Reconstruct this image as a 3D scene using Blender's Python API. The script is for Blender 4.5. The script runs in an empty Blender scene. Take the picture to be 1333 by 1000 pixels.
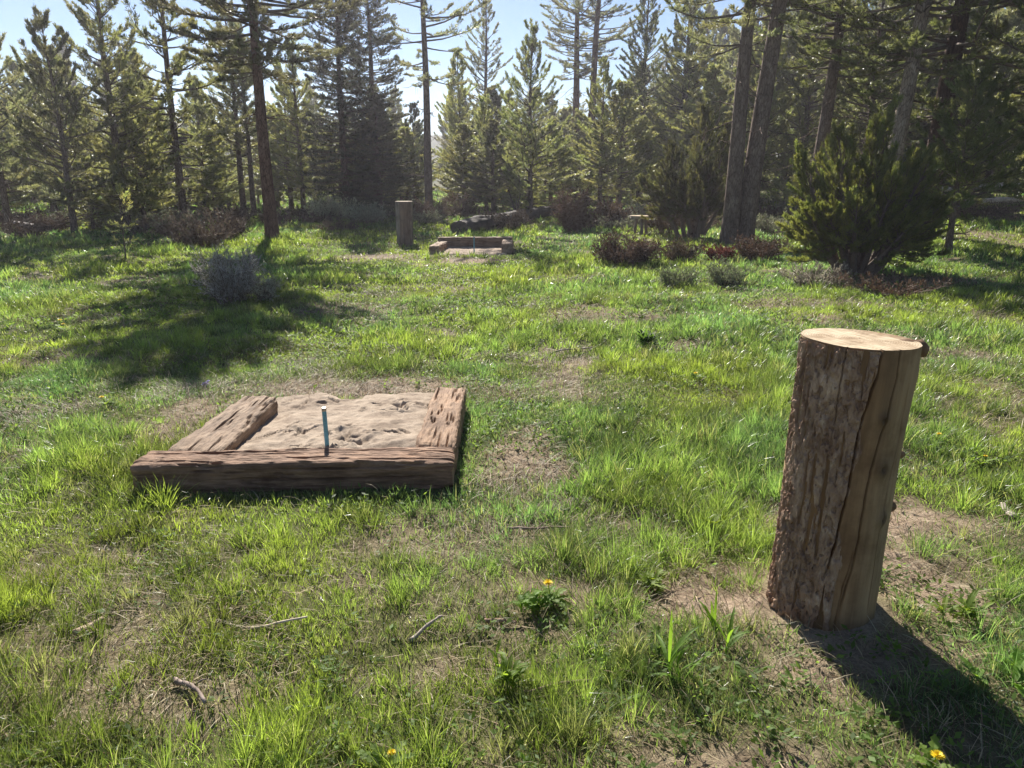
import bpy, math, random
import numpy as np
from mathutils import Matrix, Vector

rng = np.random.default_rng(7)
VEIL = .0009
PI = math.pi
R = math.radians
sc = bpy.context.scene
col = sc.collection

# ------------------------------------------------------------------ noise
def _h(ix, iy, iz, s):
    n = (ix.astype(np.int64) * 374761393 + iy.astype(np.int64) * 668265263 + iz.astype(np.int64) * 2147483647 + s * 974711) & 0xffffffff
    n = ((n ^ (n >> 13)) * 1274126177) & 0xffffffff
    n = ((n ^ (n >> 16)) * 2246822519) & 0xffffffff
    return ((n ^ (n >> 15)) & 0xffffff) / float(0xffffff)

def vn3(x, y, z, s=0):
    x, y, z = np.broadcast_arrays(np.asarray(x, float), np.asarray(y, float), np.asarray(z, float))
    ix, iy, iz = np.floor(x), np.floor(y), np.floor(z)
    fx, fy, fz = x - ix, y - iy, z - iz
    fx = fx * fx * (3 - 2 * fx); fy = fy * fy * (3 - 2 * fy); fz = fz * fz * (3 - 2 * fz)
    r = 0
    for dx in (0, 1):
        for dy in (0, 1):
            for dz in (0, 1):
                w = (fx if dx else 1 - fx) * (fy if dy else 1 - fy) * (fz if dz else 1 - fz)
                r = r + w * _h(ix + dx, iy + dy, iz + dz, s)
    return r

def vn2(x, y, s=0):
    x, y = np.broadcast_arrays(np.asarray(x, float), np.asarray(y, float))
    ix, iy = np.floor(x), np.floor(y)
    fx, fy = x - ix, y - iy
    fx = fx * fx * (3 - 2 * fx); fy = fy * fy * (3 - 2 * fy)
    o = np.zeros_like(ix)
    return ((_h(ix, iy, o, s) * (1 - fx) + _h(ix + 1, iy, o, s) * fx) * (1 - fy) +
            (_h(ix, iy + 1, o, s) * (1 - fx) + _h(ix + 1, iy + 1, o, s) * fx) * fy)

def fbm2(x, y, s=0, o=4):
    r = 0; a = .5; t = 0
    x = np.asarray(x, float); y = np.asarray(y, float)
    for i in range(o):
        r = r + a * vn2(x * 2 ** i + 17.3 * i, y * 2 ** i - 9.1 * i, s + i); t += a; a *= .5
    return r / t

def fbm3(x, y, z, s=0, o=3):
    r = 0; a = .5; t = 0
    for i in range(o):
        r = r + a * vn3(x * 2 ** i, y * 2 ** i, z * 2 ** i, s + i); t += a; a *= .5
    return r / t

def sstep(a, b, v):
    t = np.clip((np.asarray(v, float) - a) / (b - a), 0, 1)
    return t * t * (3 - 2 * t)

# ------------------------------------------------------------------ mesh builder
class MB:
    def __init__(s):
        s.v = []; s.q = []; s.t = []; s.qm = []; s.tm = []; s.c = []; s.n = 0
    def add(s, v, quads=None, tris=None, mat=0, tint=(1, 1, 1)):
        v = np.asarray(v, float).reshape(-1, 3)
        c = np.asarray(tint, float)
        if c.ndim == 1: c = np.broadcast_to(c, (len(v), 3))
        s.v.append(v); s.c.append(c)
        if quads is not None and len(quads):
            q = np.asarray(quads, np.int64) + s.n; s.q.append(q); s.qm.append(np.full(len(q), mat))
        if tris is not None and len(tris):
            t = np.asarray(tris, np.int64) + s.n; s.t.append(t); s.tm.append(np.full(len(t), mat))
        s.n += len(v)
    def tube(s, pts, rad, n=6, mat=0, tint=(1, 1, 1), cap=True):
        p = np.asarray(pts, float); m = len(p)
        rad = np.broadcast_to(np.asarray(rad, float), (m,))
        t = np.gradient(p, axis=0); t /= np.linalg.norm(t, axis=1)[:, None] + 1e-9
        up = np.array([0, 0, 1.]) if abs(t[0, 2]) < .9 else np.array([1., 0, 0])
        u = np.cross(t, up); u /= np.linalg.norm(u, axis=1)[:, None] + 1e-9
        w = np.cross(t, u)
        a = np.arange(n) * 2 * PI / n
        v = p[:, None] + rad[:, None, None] * (np.cos(a)[None, :, None] * u[:, None] + np.sin(a)[None, :, None] * w[:, None])
        i = np.arange(m - 1)[:, None] * n; j = np.arange(n)[None]; k = (j + 1) % n
        q = np.stack([i + j, i + k, i + n + k, i + n + j], -1).reshape(-1, 4)
        v = v.reshape(-1, 3)
        if cap:
            v = np.concatenate([v, p[:1], p[-1:]])
            jj = np.arange(n); kk = (jj + 1) % n
            t1 = np.stack([kk, jj, np.full(n, m * n)], -1)
            t2 = np.stack([(m - 1) * n + jj, (m - 1) * n + kk, np.full(n, m * n + 1)], -1)
            s.add(v, q, np.concatenate([t1, t2]), mat, tint)
        else:
            s.add(v, q, None, mat, tint)
    def build(s, name, mats, parent=None, smooth=False, link=True):
        me = bpy.data.meshes.new(name)
        v = np.concatenate(s.v); c = np.concatenate(s.c)
        q = np.concatenate(s.q) if s.q else np.zeros((0, 4), np.int64)
        t = np.concatenate(s.t) if s.t else np.zeros((0, 3), np.int64)
        me.vertices.add(len(v)); me.vertices.foreach_set('co', v.astype(np.float32).ravel())
        me.loops.add(q.size + t.size)
        me.loops.foreach_set('vertex_index', np.concatenate([q.ravel(), t.ravel()]).astype(np.int32))
        me.polygons.add(len(q) + len(t))
        st = np.concatenate([np.arange(len(q)) * 4, q.size + np.arange(len(t)) * 3]).astype(np.int32)
        me.polygons.foreach_set('loop_start', st)
        mi = np.concatenate([np.concatenate(s.qm) if s.qm else np.zeros(0), np.concatenate(s.tm) if s.tm else np.zeros(0)]).astype(np.int32)
        me.polygons.foreach_set('material_index', mi)
        me.polygons.foreach_set('use_smooth', np.full(len(mi), smooth, dtype=bool))
        at = me.attributes.new('tint', 'FLOAT_COLOR', 'POINT')
        at.data.foreach_set('color', np.concatenate([c, np.ones((len(c), 1))], 1).astype(np.float32).ravel())
        me.update(calc_edges=True)
        for m in (mats if isinstance(mats, (list, tuple)) else [mats]): me.materials.append(m)
        o = bpy.data.objects.new(name, me)
        col.objects.link(o)
        if parent: o.parent = parent
        return o

def tag(o, label=None, cat=None, group=None, kind=None):
    if label: o['label'] = label
    if cat: o['category'] = cat
    if group: o['group'] = group
    if kind: o['kind'] = kind
    return o

def thing(name, loc, label, cat, group=None, rz=0, tilt=None):
    o = bpy.data.objects.new(name, None); col.objects.link(o)
    o.empty_display_size = .1
    o.location = loc
    o.rotation_euler = (tilt[0], tilt[1], rz) if tilt else (0, 0, rz)
    return tag(o, label, cat, group)

def dup(root, loc, rz, scale, label, group=None, tilt=(0, 0)):
    r = root.copy(); col.objects.link(r)
    r.location = loc; r.rotation_euler = (tilt[0], tilt[1], rz); r.scale = (scale[0], scale[0], scale[1])
    r['label'] = label
    if group: r['group'] = group
    elif 'group' in r: del r['group']
    for ch in root.children:
        c = ch.copy(); col.objects.link(c); c.parent = r
    return r

# ------------------------------------------------------------------ materials
def mat_new(name):
    m = bpy.data.materials.new(name); m.use_nodes = True
    nt = m.node_tree; nt.nodes.clear()
    out = nt.nodes.new('ShaderNodeOutputMaterial')
    return m, nt, out

def nd(nt, typ, **kw):
    n = nt.nodes.new(typ)
    for k, v in kw.items():
        if k in n.inputs.keys(): n.inputs[k].default_value = v
        else: setattr(n, k, v)
    return n

def ramp(nt, fac, stops):
    n = nt.nodes.new('ShaderNodeValToRGB'); e = n.color_ramp.elements
    while len(e) < len(stops): e.new(.5)
    for i, (p, c) in enumerate(stops):
        e[i].position = p; e[i].color = (*c, 1)
    nt.links.new(fac, n.inputs[0]); return n.outputs[0]

def noise(nt, vec, scale, detail=5, rough=.6, dist=0):
    n = nd(nt, 'ShaderNodeTexNoise'); n.inputs['Scale'].default_value = scale
    n.inputs['Detail'].default_value = detail; n.inputs['Roughness'].default_value = rough
    n.inputs['Distortion'].default_value = dist
    if vec is not None: nt.links.new(vec, n.inputs['Vector'])
    return n.outputs['Fac']

def mix(nt, a, b, f, mode='MIX'):
    n = nt.nodes.new('ShaderNodeMix'); n.data_type = 'RGBA'; n.blend_type = mode
    for s, v in ((6, a), (7, b)):
        if isinstance(v, (tuple, list)): n.inputs[s].default_value = (*v, 1)
        else: nt.links.new(v, n.inputs[s])
    if isinstance(f, (int, float)): n.inputs[0].default_value = f
    else: nt.links.new(f, n.inputs[0])
    return n.outputs[2]

def scaled(nt, src, s):
    m = nd(nt, 'ShaderNodeMapping'); m.inputs['Scale'].default_value = s
    nt.links.new(src, m.inputs['Vector']); return m.outputs[0]

def bump(nt, h, strength, dist, prev=None):
    b = nd(nt, 'ShaderNodeBump'); b.inputs['Strength'].default_value = strength; b.inputs['Distance'].default_value = dist
    nt.links.new(h, b.inputs['Height'])
    if prev is not None: nt.links.new(prev, b.inputs['Normal'])
    return b.outputs[0]

def principled(nt, out, colr, rough=.8, normal=None, spec=.3):
    p = nd(nt, 'ShaderNodeBsdfPrincipled')
    if isinstance(colr, tuple): p.inputs['Base Color'].default_value = (*colr, 1)
    else: nt.links.new(colr, p.inputs['Base Color'])
    if isinstance(rough, (int, float)): p.inputs['Roughness'].default_value = rough
    else: nt.links.new(rough, p.inputs['Roughness'])
    p.inputs['Specular IOR Level'].default_value = spec
    if normal is not None: nt.links.new(normal, p.inputs['Normal'])
    if out is not None: nt.links.new(p.outputs[0], out.inputs[0])
    return p

def leaf_mat(name, base, trans, tmix=.45, rough=.5, spec=.3, objvar=.25):
    m, nt, out = mat_new(name)
    at = nd(nt, 'ShaderNodeAttribute', attribute_name='tint')
    oi = nd(nt, 'ShaderNodeObjectInfo')
    mr = nd(nt, 'ShaderNodeMapRange'); nt.links.new(oi.outputs['Random'], mr.inputs[0])
    mr.inputs[3].default_value = 1 - objvar; mr.inputs[4].default_value = 1 + objvar
    def c(x):
        k = mix(nt, at.outputs['Color'], x, 1.0, 'MULTIPLY')
        hs = nd(nt, 'ShaderNodeHueSaturation'); nt.links.new(k, hs.inputs['Color']); nt.links.new(mr.outputs[0], hs.inputs['Value'])
        return hs.outputs[0]
    p = principled(nt, None, c(base), rough, None, spec)
    t = nd(nt, 'ShaderNodeBsdfTranslucent'); nt.links.new(c(trans), t.inputs[0])
    ms = nd(nt, 'ShaderNodeMixShader'); ms.inputs[0].default_value = tmix
    nt.links.new(p.outputs[0], ms.inputs[1]); nt.links.new(t.outputs[0], ms.inputs[2])
    nt.links.new(ms.outputs[0], out.inputs[0])
    return m

def tint_mat(name, base, rough=.85, bscale=60, bstr=.4):
    m, nt, out = mat_new(name)
    at = nd(nt, 'ShaderNodeAttribute', attribute_name='tint')
    tc = nd(nt, 'ShaderNodeTexCoord')
    n1 = noise(nt, tc.outputs['Object'], bscale, 5, .65)
    k = mix(nt, at.outputs['Color'], base, 1.0, 'MULTIPLY')
    v = ramp(nt, n1, [(.3, (.55, .55, .55)), (.7, (1.2, 1.2, 1.2))])
    k2 = mix(nt, k, v, 1.0, 'MULTIPLY')
    principled(nt, out, k2, rough, bump(nt, n1, bstr, .01), .2)
    return m

M = {}
M['needle'] = leaf_mat('pine_needles', (.20, .22, .115), (.36, .37, .14), .48, .42, .4)
M['needle_dark'] = leaf_mat('dark_needles', (.09, .10, .075), (.14, .15, .07), .4, .5, .3)
M['needle_green'] = leaf_mat('bush_needles', (.14, .16, .065), (.30, .33, .065), .4, .5, .25, .1)
M['needle_olive'] = leaf_mat('olive_needles', (.11, .12, .06), (.17, .17, .05), .4, .5, .25, .1)
M['grass'] = leaf_mat('grass_blades', (.195, .27, .08), (.33, .47, .075), .5, .34, .5, 0)
M['straw'] = leaf_mat('dry_straw', (.42, .34, .21), (.30, .24, .13), .25, .6, .3, 0)
M['leaf'] = leaf_mat('green_leaves', (.14, .20, .05), (.33, .44, .06), .5, .6, .25, .1)
M['sage'] = leaf_mat('grey_leaves', (.54, .51, .46), (.40, .38, .31), .35, .7, .2, .1)
M['rust'] = leaf_mat('rusty_leaves', (.125, .10, .075), (.11, .08, .055), .3, .65, .2, .1)
M['petal'] = leaf_mat('yellow_petals', (.85, .66, .03), (.75, .55, .02), .35, .5, .3, 0)
M['violet'] = leaf_mat('violet_petals', (.36, .32, .55), (.25, .2, .45), .35, .5, .3, 0)
M['twig'] = tint_mat('twig_bark', (.20, .155, .125))

def bark_mat(name, c0, c1, c2, sc_=1.0):
    m, nt, out = mat_new(name)
    tc = nd(nt, 'ShaderNodeTexCoord')
    at = nd(nt, 'ShaderNodeAttribute', attribute_name='tint')
    a = scaled(nt, tc.outputs['Object'], (1, 1, .28))
    vo = nd(nt, 'ShaderNodeTexVoronoi', feature='DISTANCE_TO_EDGE'); vo.inputs['Scale'].default_value = 22 * sc_
    nt.links.new(a, vo.inputs['Vector'])
    n1 = noise(nt, a, 14 * sc_, 7, .7, .4)
    n2 = noise(nt, tc.outputs['Object'], 2.2, 3)
    c = ramp(nt, n1, [(.3, c0), (.52, c1), (.72, c2)])
    e = ramp(nt, vo.outputs['Distance'], [(0, (.45, .42, .4)), (.12, (1, 1, 1))])
    c = mix(nt, c, e, 1.0, 'MULTIPLY')
    c = mix(nt, c, ramp(nt, n2, [(.3, (.75, .72, .72)), (.7, (1.15, 1.1, 1.05))]), 1.0, 'MULTIPLY')
    c = mix(nt, c, at.outputs['Color'], 1.0, 'MULTIPLY')
    b = bump(nt, n1, .8, .02)
    b = bump(nt, vo.outputs['Distance'], .5, .02, b)
    principled(nt, out, c, .9, b, .15)
    return m
M['bark'] = bark_mat('pine_bark', (.10, .075, .06), (.20, .155, .125), (.33, .27, .23))
M['bark_red'] = bark_mat('reddish_bark', (.09, .055, .04), (.19, .115, .085), (.30, .20, .15))

M['bark_shaded'] = bark_mat('shaded_reddish_bark', (.05, .03, .024), (.10, .06, .045), (.17, .11, .085))  # reddish bark darkened, putting the right-edge trunk's shade into its colour
M['bark_pale'] = bark_mat('pale_bark', (.22, .175, .145), (.40, .335, .28), (.55, .48, .42))

def wood_mat(name, c0, c1, c2, along=(1, 1, .06), scale=40, ring=False, rough=.8, bstr=.5):
    """weathered wood: streaks along local Z"""
    m, nt, out = mat_new(name)
    tc = nd(nt, 'ShaderNodeTexCoord')
    a = scaled(nt, tc.outputs['Object'], along)
    n1 = noise(nt, a, scale, 7, .7, .2)
    n2 = noise(nt, a, scale * .22, 4, .6)
    n3 = noise(nt, tc.outputs['Object'], 4, 5, .65)
    f = mix(nt, n1, n2, .45)
    c = ramp(nt, f, [(.32, c0), (.5, c1), (.68, c2)])
    c = mix(nt, c, ramp(nt, n3, [(.32, (.62, .56, .52)), (.5, (1, 1, 1)), (.72, (1.22, 1.15, 1.08))]), 1.0, 'MULTIPLY')
    at = nd(nt, 'ShaderNodeAttribute', attribute_name='tint')
    c = mix(nt, c, at.outputs['Color'], 1.0, 'MULTIPLY')
    principled(nt, out, c, rough, bump(nt, f, bstr, .012), .25)
    return m
M['log_wood'] = wood_mat('peeled_log_wood', (.27, .19, .12), (.42, .31, .20), (.55, .43, .29), bstr=.35)
M['timber'] = wood_mat('weathered_timber', (.10, .068, .045), (.285, .195, .13), (.47, .35, .25), along=(1, 1, .10), scale=95, bstr=1.0)
M['grey_wood'] = wood_mat('grey_dead_wood', (.16, .14, .12), (.33, .29, .26), (.5, .46, .42))

def log_bark():
    m, nt, out = mat_new('log_bark')
    tc = nd(nt, 'ShaderNodeTexCoord'); at = nd(nt, 'ShaderNodeAttribute', attribute_name='tint')
    a = scaled(nt, tc.outputs['Object'], (1, 1, .45))
    n1 = noise(nt, a, 30, 8, .72, .5); n2 = noise(nt, tc.outputs['Object'], 7, 5, .6)
    vo = nd(nt, 'ShaderNodeTexVoronoi'); vo.inputs['Scale'].default_value = 75; nt.links.new(a, vo.inputs['Vector'])
    c = ramp(nt, n1, [(.28, (.17, .11, .075)), (.42, (.35, .235, .165)), (.58, (.50, .36, .26)), (.72, (.70, .58, .47))])
    c = mix(nt, c, ramp(nt, n2, [(.35, (.6, .5, .46)), (.6, (1.05, 1, .97))]), 1.0, 'MULTIPLY')
    c = mix(nt, c, at.outputs['Color'], 1.0, 'MULTIPLY')
    b = bump(nt, n1, 1.0, .015); b = bump(nt, vo.outputs['Distance'], .5, .006, b)
    principled(nt, out, c, .85, b, .2); return m
M['log_bark'] = log_bark()

def cut_mat():
    m, nt, out = mat_new('cut_end_grain')
    tc = nd(nt, 'ShaderNodeTexCoord')
    w = nd(nt, 'ShaderNodeTexWave', wave_type='RINGS', rings_direction='Z'); w.inputs['Scale'].default_value = 38
    w.inputs['Distortion'].default_value = 2.2; w.inputs['Detail'].default_value = 3; w.inputs['Detail Scale'].default_value = 1.2
    nt.links.new(tc.outputs['Object'], w.inputs['Vector'])
    n1 = noise(nt, tc.outputs['Object'], 9, 5, .65); n2 = noise(nt, scaled(nt, tc.outputs['Object'], (1, .12, 1)), 90, 4)
    c = ramp(nt, w.outputs['Fac'], [(0, (.47, .36, .235)), (1, (.60, .49, .35))])
    c = mix(nt, c, ramp(nt, n1, [(.34, (.50, .41, .33)), (.55, (1, 1, 1)), (.75, (1.2, 1.2, 1.2))]), 1.0, 'MULTIPLY')
    gr = nd(nt, 'ShaderNodeTexGradient', gradient_type='RADIAL'); nt.links.new(tc.outputs['Object'], gr.inputs[0])
    cx = nd(nt, 'ShaderNodeCombineXYZ'); nt.links.new(gr.outputs['Fac'], cx.inputs[0])
    n4 = noise(nt, cx.outputs[0], 26, 3, .7)
    c = mix(nt, c, ramp(nt, n4, [(.30, (.35, .28, .22)), (.345, (1, 1, 1))]), 1.0, 'MULTIPLY')
    c = mix(nt, c, ramp(nt, n2, [(.35, (.70, .67, .63)), (.6, (1.06, 1.06, 1.06))]), 1.0, 'MULTIPLY')
    principled(nt, out, c, .75, bump(nt, n2, .4, .004), .2); return m
M['cut'] = cut_mat()

def ground_mat():
    m, nt, out = mat_new('meadow_soil')
    tc = nd(nt, 'ShaderNodeTexCoord'); at = nd(nt, 'ShaderNodeAttribute', attribute_name='tint')
    O = tc.outputs['Object']
    n1 = noise(nt, O, .9, 6, .6); n2 = noise(nt, O, 14, 7, .7); n3 = noise(nt, O, 120, 4, .7)
    c = ramp(nt, n2, [(.3, (.17, .125, .09)), (.5, (.31, .235, .175)), (.7, (.45, .36, .275))])
    c = mix(nt, c, ramp(nt, n1, [(.35, (.7, .68, .64)), (.65, (1.1, 1.08, 1.05))]), 1.0, 'MULTIPLY')
    c = mix(nt, c, ramp(nt, n3, [(.3, (.6, .6, .6)), (.6, (1.1, 1.1, 1.1))]), 1.0, 'MULTIPLY')
    c = mix(nt, c, at.outputs['Color'], 1.0, 'MULTIPLY')
    b = bump(nt, n2, .7, .03); b = bump(nt, n3, .6, .006, b)
    principled(nt, out, c, .95, b, .1); return m
M['ground'] = ground_mat()

def sand_mat():
    m, nt, out = mat_new('pit_sand')
    tc = nd(nt, 'ShaderNodeTexCoord'); O = tc.outputs['Object']
    n2 = noise(nt, O, 7, 6, .65); n3 = noise(nt, O, 160, 4, .7)
    c = ramp(nt, n2, [(.34, (.24, .185, .14)), (.48, (.36, .285, .22)), (.66, (.48, .39, .305))])
    c = mix(nt, c, ramp(nt, n3, [(.3, (.72, .7, .68)), (.6, (1.08, 1.08, 1.08))]), 1.0, 'MULTIPLY')
    principled(nt, out, c, .95, bump(nt, n3, 1.0, .006, bump(nt, n2, .5, .03)), .1); return m
M['sand'] = sand_mat()

def simple(name, c, rough=.5, metal=0):
    m, nt, out = mat_new(name); tc = nd(nt, 'ShaderNodeTexCoord')
    n = noise(nt, tc.outputs['Object'], 45, 5, .7)
    k = mix(nt, ramp(nt, n, [(.35, (.6, .55, .5)), (.55, (1, 1, 1))]), c, 1.0, 'MULTIPLY')
    p = principled(nt, out, k, rough, bump(nt, n, .2, .003)); p.inputs['Metallic'].default_value = metal; return m
M['stake'] = simple('painted_teal_steel', (.13, .36, .46), .45)
M['stake_bare'] = simple('worn_steel', (.42, .42, .40), .4, .7)

# ------------------------------------------------------------------ terrain
LOG = (1.197, 2.575)
PATCHES = [  # bare earth: x, y, rx, ry, strength
    (.80, 2.62, .42, .20, 1.0), (1.15, 2.35, .45, .30, .9), (1.78, 3.3, .55, .30, .95), (1.62, 2.75, .26, .28, 1.0), (.45, 6.3, .30, .9, .7),
    (.12, 4.25, .22, .45, .8), (-.05, 3.9, .2, .5, .5), (-1.95, 2.95, .30, .2, .6), (-1.4, 2.2, .2, .10, .45), (.12, 2.75, .35, .18, .6), (.5, 3.35, .25, .14, .5),
    (-1.1, 5.7, 1.1, .45, .95), (-2.2, 5.0, .35, .7, .75), (-2.9, 15.9, 1.1, .8, .8), (-.9, 15.3, .9, .5, .85), (6.2, 12.3, 1.7, .55, .9), (3.5, 8.5, .5, .25, .6),
    (.6, 1.75, .4, .16, .75), (1.9, 1.95, .3, .2, .4), (-.25, 2.25, .25, .12, .6), (2.5, 4.9, .5, .25, .5), (-4.4, 6.9, .6, .5, .5), (-.55, 2.7, .2, .1, .5)]

def gz(x, y):
    x = np.asarray(x, float); y = np.asarray(y, float)
    z = (fbm2(x * .25 + 3, y * .25, 11, 3) - .5) * .16 + (fbm2(x * 1.7, y * 1.7, 21, 3) - .5) * .055
    near = np.exp(-(((x + 1.1) / 1.5) ** 2 + ((y - 4.4) / 1.3) ** 2) ** 2) + np.exp(-(((x - 1.2) / .6) ** 2 + ((y - 2.55) / .6) ** 2))
    near = near + np.exp(-(((x + .9) / 1.6) ** 2 + ((y - 16.9) / 1.4) ** 2) ** 2)
    z = z * (1 - np.clip(near, 0, 1) * .92)
    d = np.sqrt((x - LOG[0]) ** 2 + (y - LOG[1]) ** 2)
    z = z + .05 * np.exp(-(d / .30) ** 2)
    dist = np.maximum(y, 0)
    z = z + .012 * np.maximum(dist - 24, 0) + .055 * np.maximum(dist - 16, 0) * sstep(5, 13, x) * (1 - .75 * sstep(45, 140, dist))
    r = np.sqrt(x * x + y * y)
    z = z + 13 * sstep(95, 260, r) * (.45 + .9 * fbm2(x * .01 + 5, y * .01, 31, 3))
    return z

def bare(x, y):
    x = np.asarray(x, float); y = np.asarray(y, float)
    wx = x + (fbm2(x * 3, y * 3, 41, 3) - .5) * .5; wy = y + (fbm2(x * 3 + 50, y * 3, 42, 3) - .5) * .5
    b = np.zeros_like(x)
    for px, py, rx, ry, s in PATCHES:
        b = np.maximum(b, s * np.exp(-((((wx - px) / rx) ** 2 + ((wy - py) / ry) ** 2)) ** 1.5))
    n = fbm2(x * 1.25 + 9, y * 1.25, 51, 4)
    return np.clip(np.maximum(b * 1.1, sstep(.57, .74, n) * .56), 0, 1)

def axis(lo, hi, flo, fhi, step, grow):
    a = list(np.arange(flo, fhi, step)); s = step
    v = flo
    left = []
    while v > lo: s *= grow; v -= s; left.append(v)
    s = step; v = a[-1]; right = []
    while v < hi: s *= grow; v += s; right.append(v)
    return np.array(left[::-1] + a + right)

gx = axis(-280, 280, -4.5, 4.5, .03, 1.045); gy = axis(-40, 300, .6, 8, .03, 1.035)
X, Y = np.meshgrid(gx, gy)
Z = gz(X, Y)
fine = np.exp(-((X / 7) ** 4 + ((Y - 4) / 8) ** 4))
Z = Z + fine * ((fbm2(X * 7, Y * 7, 61, 3) - .5) * .03 + (fbm2(X * 26, Y * 26, 62, 2) - .5) * .010)
ny, nx = X.shape
ii = (np.arange(ny - 1)[:, None] * nx + np.arange(nx - 1)[None])
quads = np.stack([ii, ii + 1, ii + nx + 1, ii + nx], -1).reshape(-1, 4)
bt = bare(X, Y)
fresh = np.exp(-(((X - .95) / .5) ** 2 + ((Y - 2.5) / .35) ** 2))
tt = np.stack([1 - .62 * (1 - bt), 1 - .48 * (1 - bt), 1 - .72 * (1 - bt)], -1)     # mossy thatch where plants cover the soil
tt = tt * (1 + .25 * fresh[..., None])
rr = np.sqrt(X * X + Y * Y)
farf = sstep(70, 130, rr)[..., None]
tt = tt * (1 - farf) + farf * np.array([.28, .42, .38])    # distant wooded slopes
m = MB(); m.add(np.stack([X, Y, Z], -1), quads, None, 0, tt.reshape(-1, 3))
tag(m.build('ground', M['ground'], smooth=True), kind='structure')

# camera ------------------------------------------------------------
FPX, PITCH, CAMH = 988.0, R(15.3), 1.6
cd = bpy.data.cameras.new('camera'); cam = bpy.data.objects.new('camera', cd); col.objects.link(cam)
cd.sensor_width = 36; cd.lens = 36 * FPX / 1333; cd.clip_start = .05; cd.clip_end = 5000
cam.location = (0, 0, CAMH); cam.rotation_euler = (PI / 2 - PITCH, 0, 0)
sc.camera = cam

def at(px, py):
    """where the sight line through a photo pixel meets the ground"""
    x = (px - 666.5) / FPX; y = -(py - 500) / FPX
    c, s = math.cos(PITCH), math.sin(PITCH)
    d = np.array([x, c + y * s, -s + y * c])
    t = np.concatenate([np.arange(.5, 40, .02), np.arange(40, 150, .1)])
    P = t[:, None] * d[None]; h = CAMH + P[:, 2] - gz(P[:, 0], P[:, 1])
    i = np.argmax(h < 0) if (h < 0).any() else len(t) - 1
    return float(P[i, 0]), float(P[i, 1]), float(gz(P[i, 0], P[i, 1]))

def pt(px, Y_):
    """ground point at depth Y_ seen in photo column px (at horizon height)"""
    x = (px - 666.5) / FPX * Y_ / math.cos(PITCH)
    return float(x), float(Y_), float(gz(x, Y_))

# ------------------------------------------------------------------ light
SUN_EL, SUN_AZ = R(36), R(-14)
w = bpy.data.worlds.new('World'); sc.world = w; w.use_nodes = True
nt = w.node_tree; bg = nt.nodes['Background']
sky = nt.nodes.new('ShaderNodeTexSky'); sky.sky_type = 'NISHITA'; sky.sun_disc = False
sky.sun_elevation = SUN_EL; sky.sun_rotation = SUN_AZ; sky.altitude = 1800; sky.air_density = 1.0; sky.dust_density = .15; sky.ozone_density = 2.5
nt.links.new(sky.outputs[0], bg.inputs[0]); bg.inputs[1].default_value = .05
sl = bpy.data.lights.new('sun', 'SUN'); sl.energy = 5.0; sl.angle = R(.5); sl.color = (1, .95, .86)
so = bpy.data.objects.new('sun', sl); col.objects.link(so)
sd = Vector((math.sin(SUN_AZ) * math.cos(SUN_EL), math.cos(SUN_AZ) * math.cos(SUN_EL), math.sin(SUN_EL)))
so.rotation_euler = sd.to_track_quat('Z', 'Y').to_euler(); so.location = sd * 50
sc.view_settings.view_transform = 'Standard'; sc.view_settings.look = 'None'; sc.view_settings.gamma = 1
sc.view_settings.exposure = 1.15

# ------------------------------------------------------------------ lofted solids (logs, timbers)
def loft(mb, sec, zs, prof=None, disp=None, mat=0, tint=(1, 1, 1), tintf=None, cap_mat=None, caps=(True, True), bend=None, open_=False):
    """sec: (n,2) outline; zs: heights; prof(zs)->scale; disp(P, ang)->outward offset"""
    sec = np.asarray(sec, float); n = len(sec); zs = np.asarray(zs, float); m_ = len(zs)
    sca = np.ones(m_) if prof is None else prof(zs)
    nrm = np.roll(sec, -1, 0) - np.roll(sec, 1, 0)
    if open_: nrm[0] = sec[1] - sec[0]; nrm[-1] = sec[-1] - sec[-2]
    nrm = np.stack([nrm[:, 1], -nrm[:, 0]], -1); nrm /= np.linalg.norm(nrm, axis=1)[:, None] + 1e-9
    P = np.zeros((m_, n, 3)); P[..., :2] = sec[None] * sca[:, None, None]; P[..., 2] = zs[:, None]
    N = np.broadcast_to(np.concatenate([nrm, np.zeros((n, 1))], 1)[None], P.shape)
    if disp is not None: P = P + N * disp(P, N)[..., None]
    if bend is not None: P = bend(P)
    i = np.arange(m_ - 1)[:, None] * n; j = np.arange(n if not open_ else n - 1)[None]; k = (j + 1) % n
    q = np.stack([i + j, i + k, i + n + k, i + n + j], -1).reshape(-1, 4)
    T = tint if tintf is None else tintf(P).reshape(-1, 3)
    mb.add(P.reshape(-1, 3), q, None, mat, T)
    for e, on in ((0, caps[0]), (-1, caps[1])):
        if not on: continue
        rim = P[e]; cen = rim.mean(0); rings = [rim * f + cen * (1 - f) for f in (1, .8, .6, .4, .2, .06)]
        V = np.concatenate(rings); V[n:, 2] += (fbm3(V[n:, 0] * 25, V[n:, 1] * 25, V[n:, 2] * 0 + e, 3, 2) - .5) * .008
        ii = np.arange(len(rings) - 1)[:, None] * n; jj = np.arange(n)[None]; kk = (jj + 1) % n
        if e == 0: qq = np.stack([ii + jj, ii + n + jj, ii + n + kk, ii + kk], -1)
        else: qq = np.stack([ii + jj, ii + kk, ii + n + kk, ii + n + jj], -1)
        mb.add(V, qq.reshape(-1, 4), None, mat if cap_mat is None else cap_mat, tint)
        base = (len(rings) - 1) * n
    return P

def circle(r, n):
    a = np.arange(n) * 2 * PI / n
    return np.stack([r * np.cos(a), r * np.sin(a)], -1)

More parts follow.
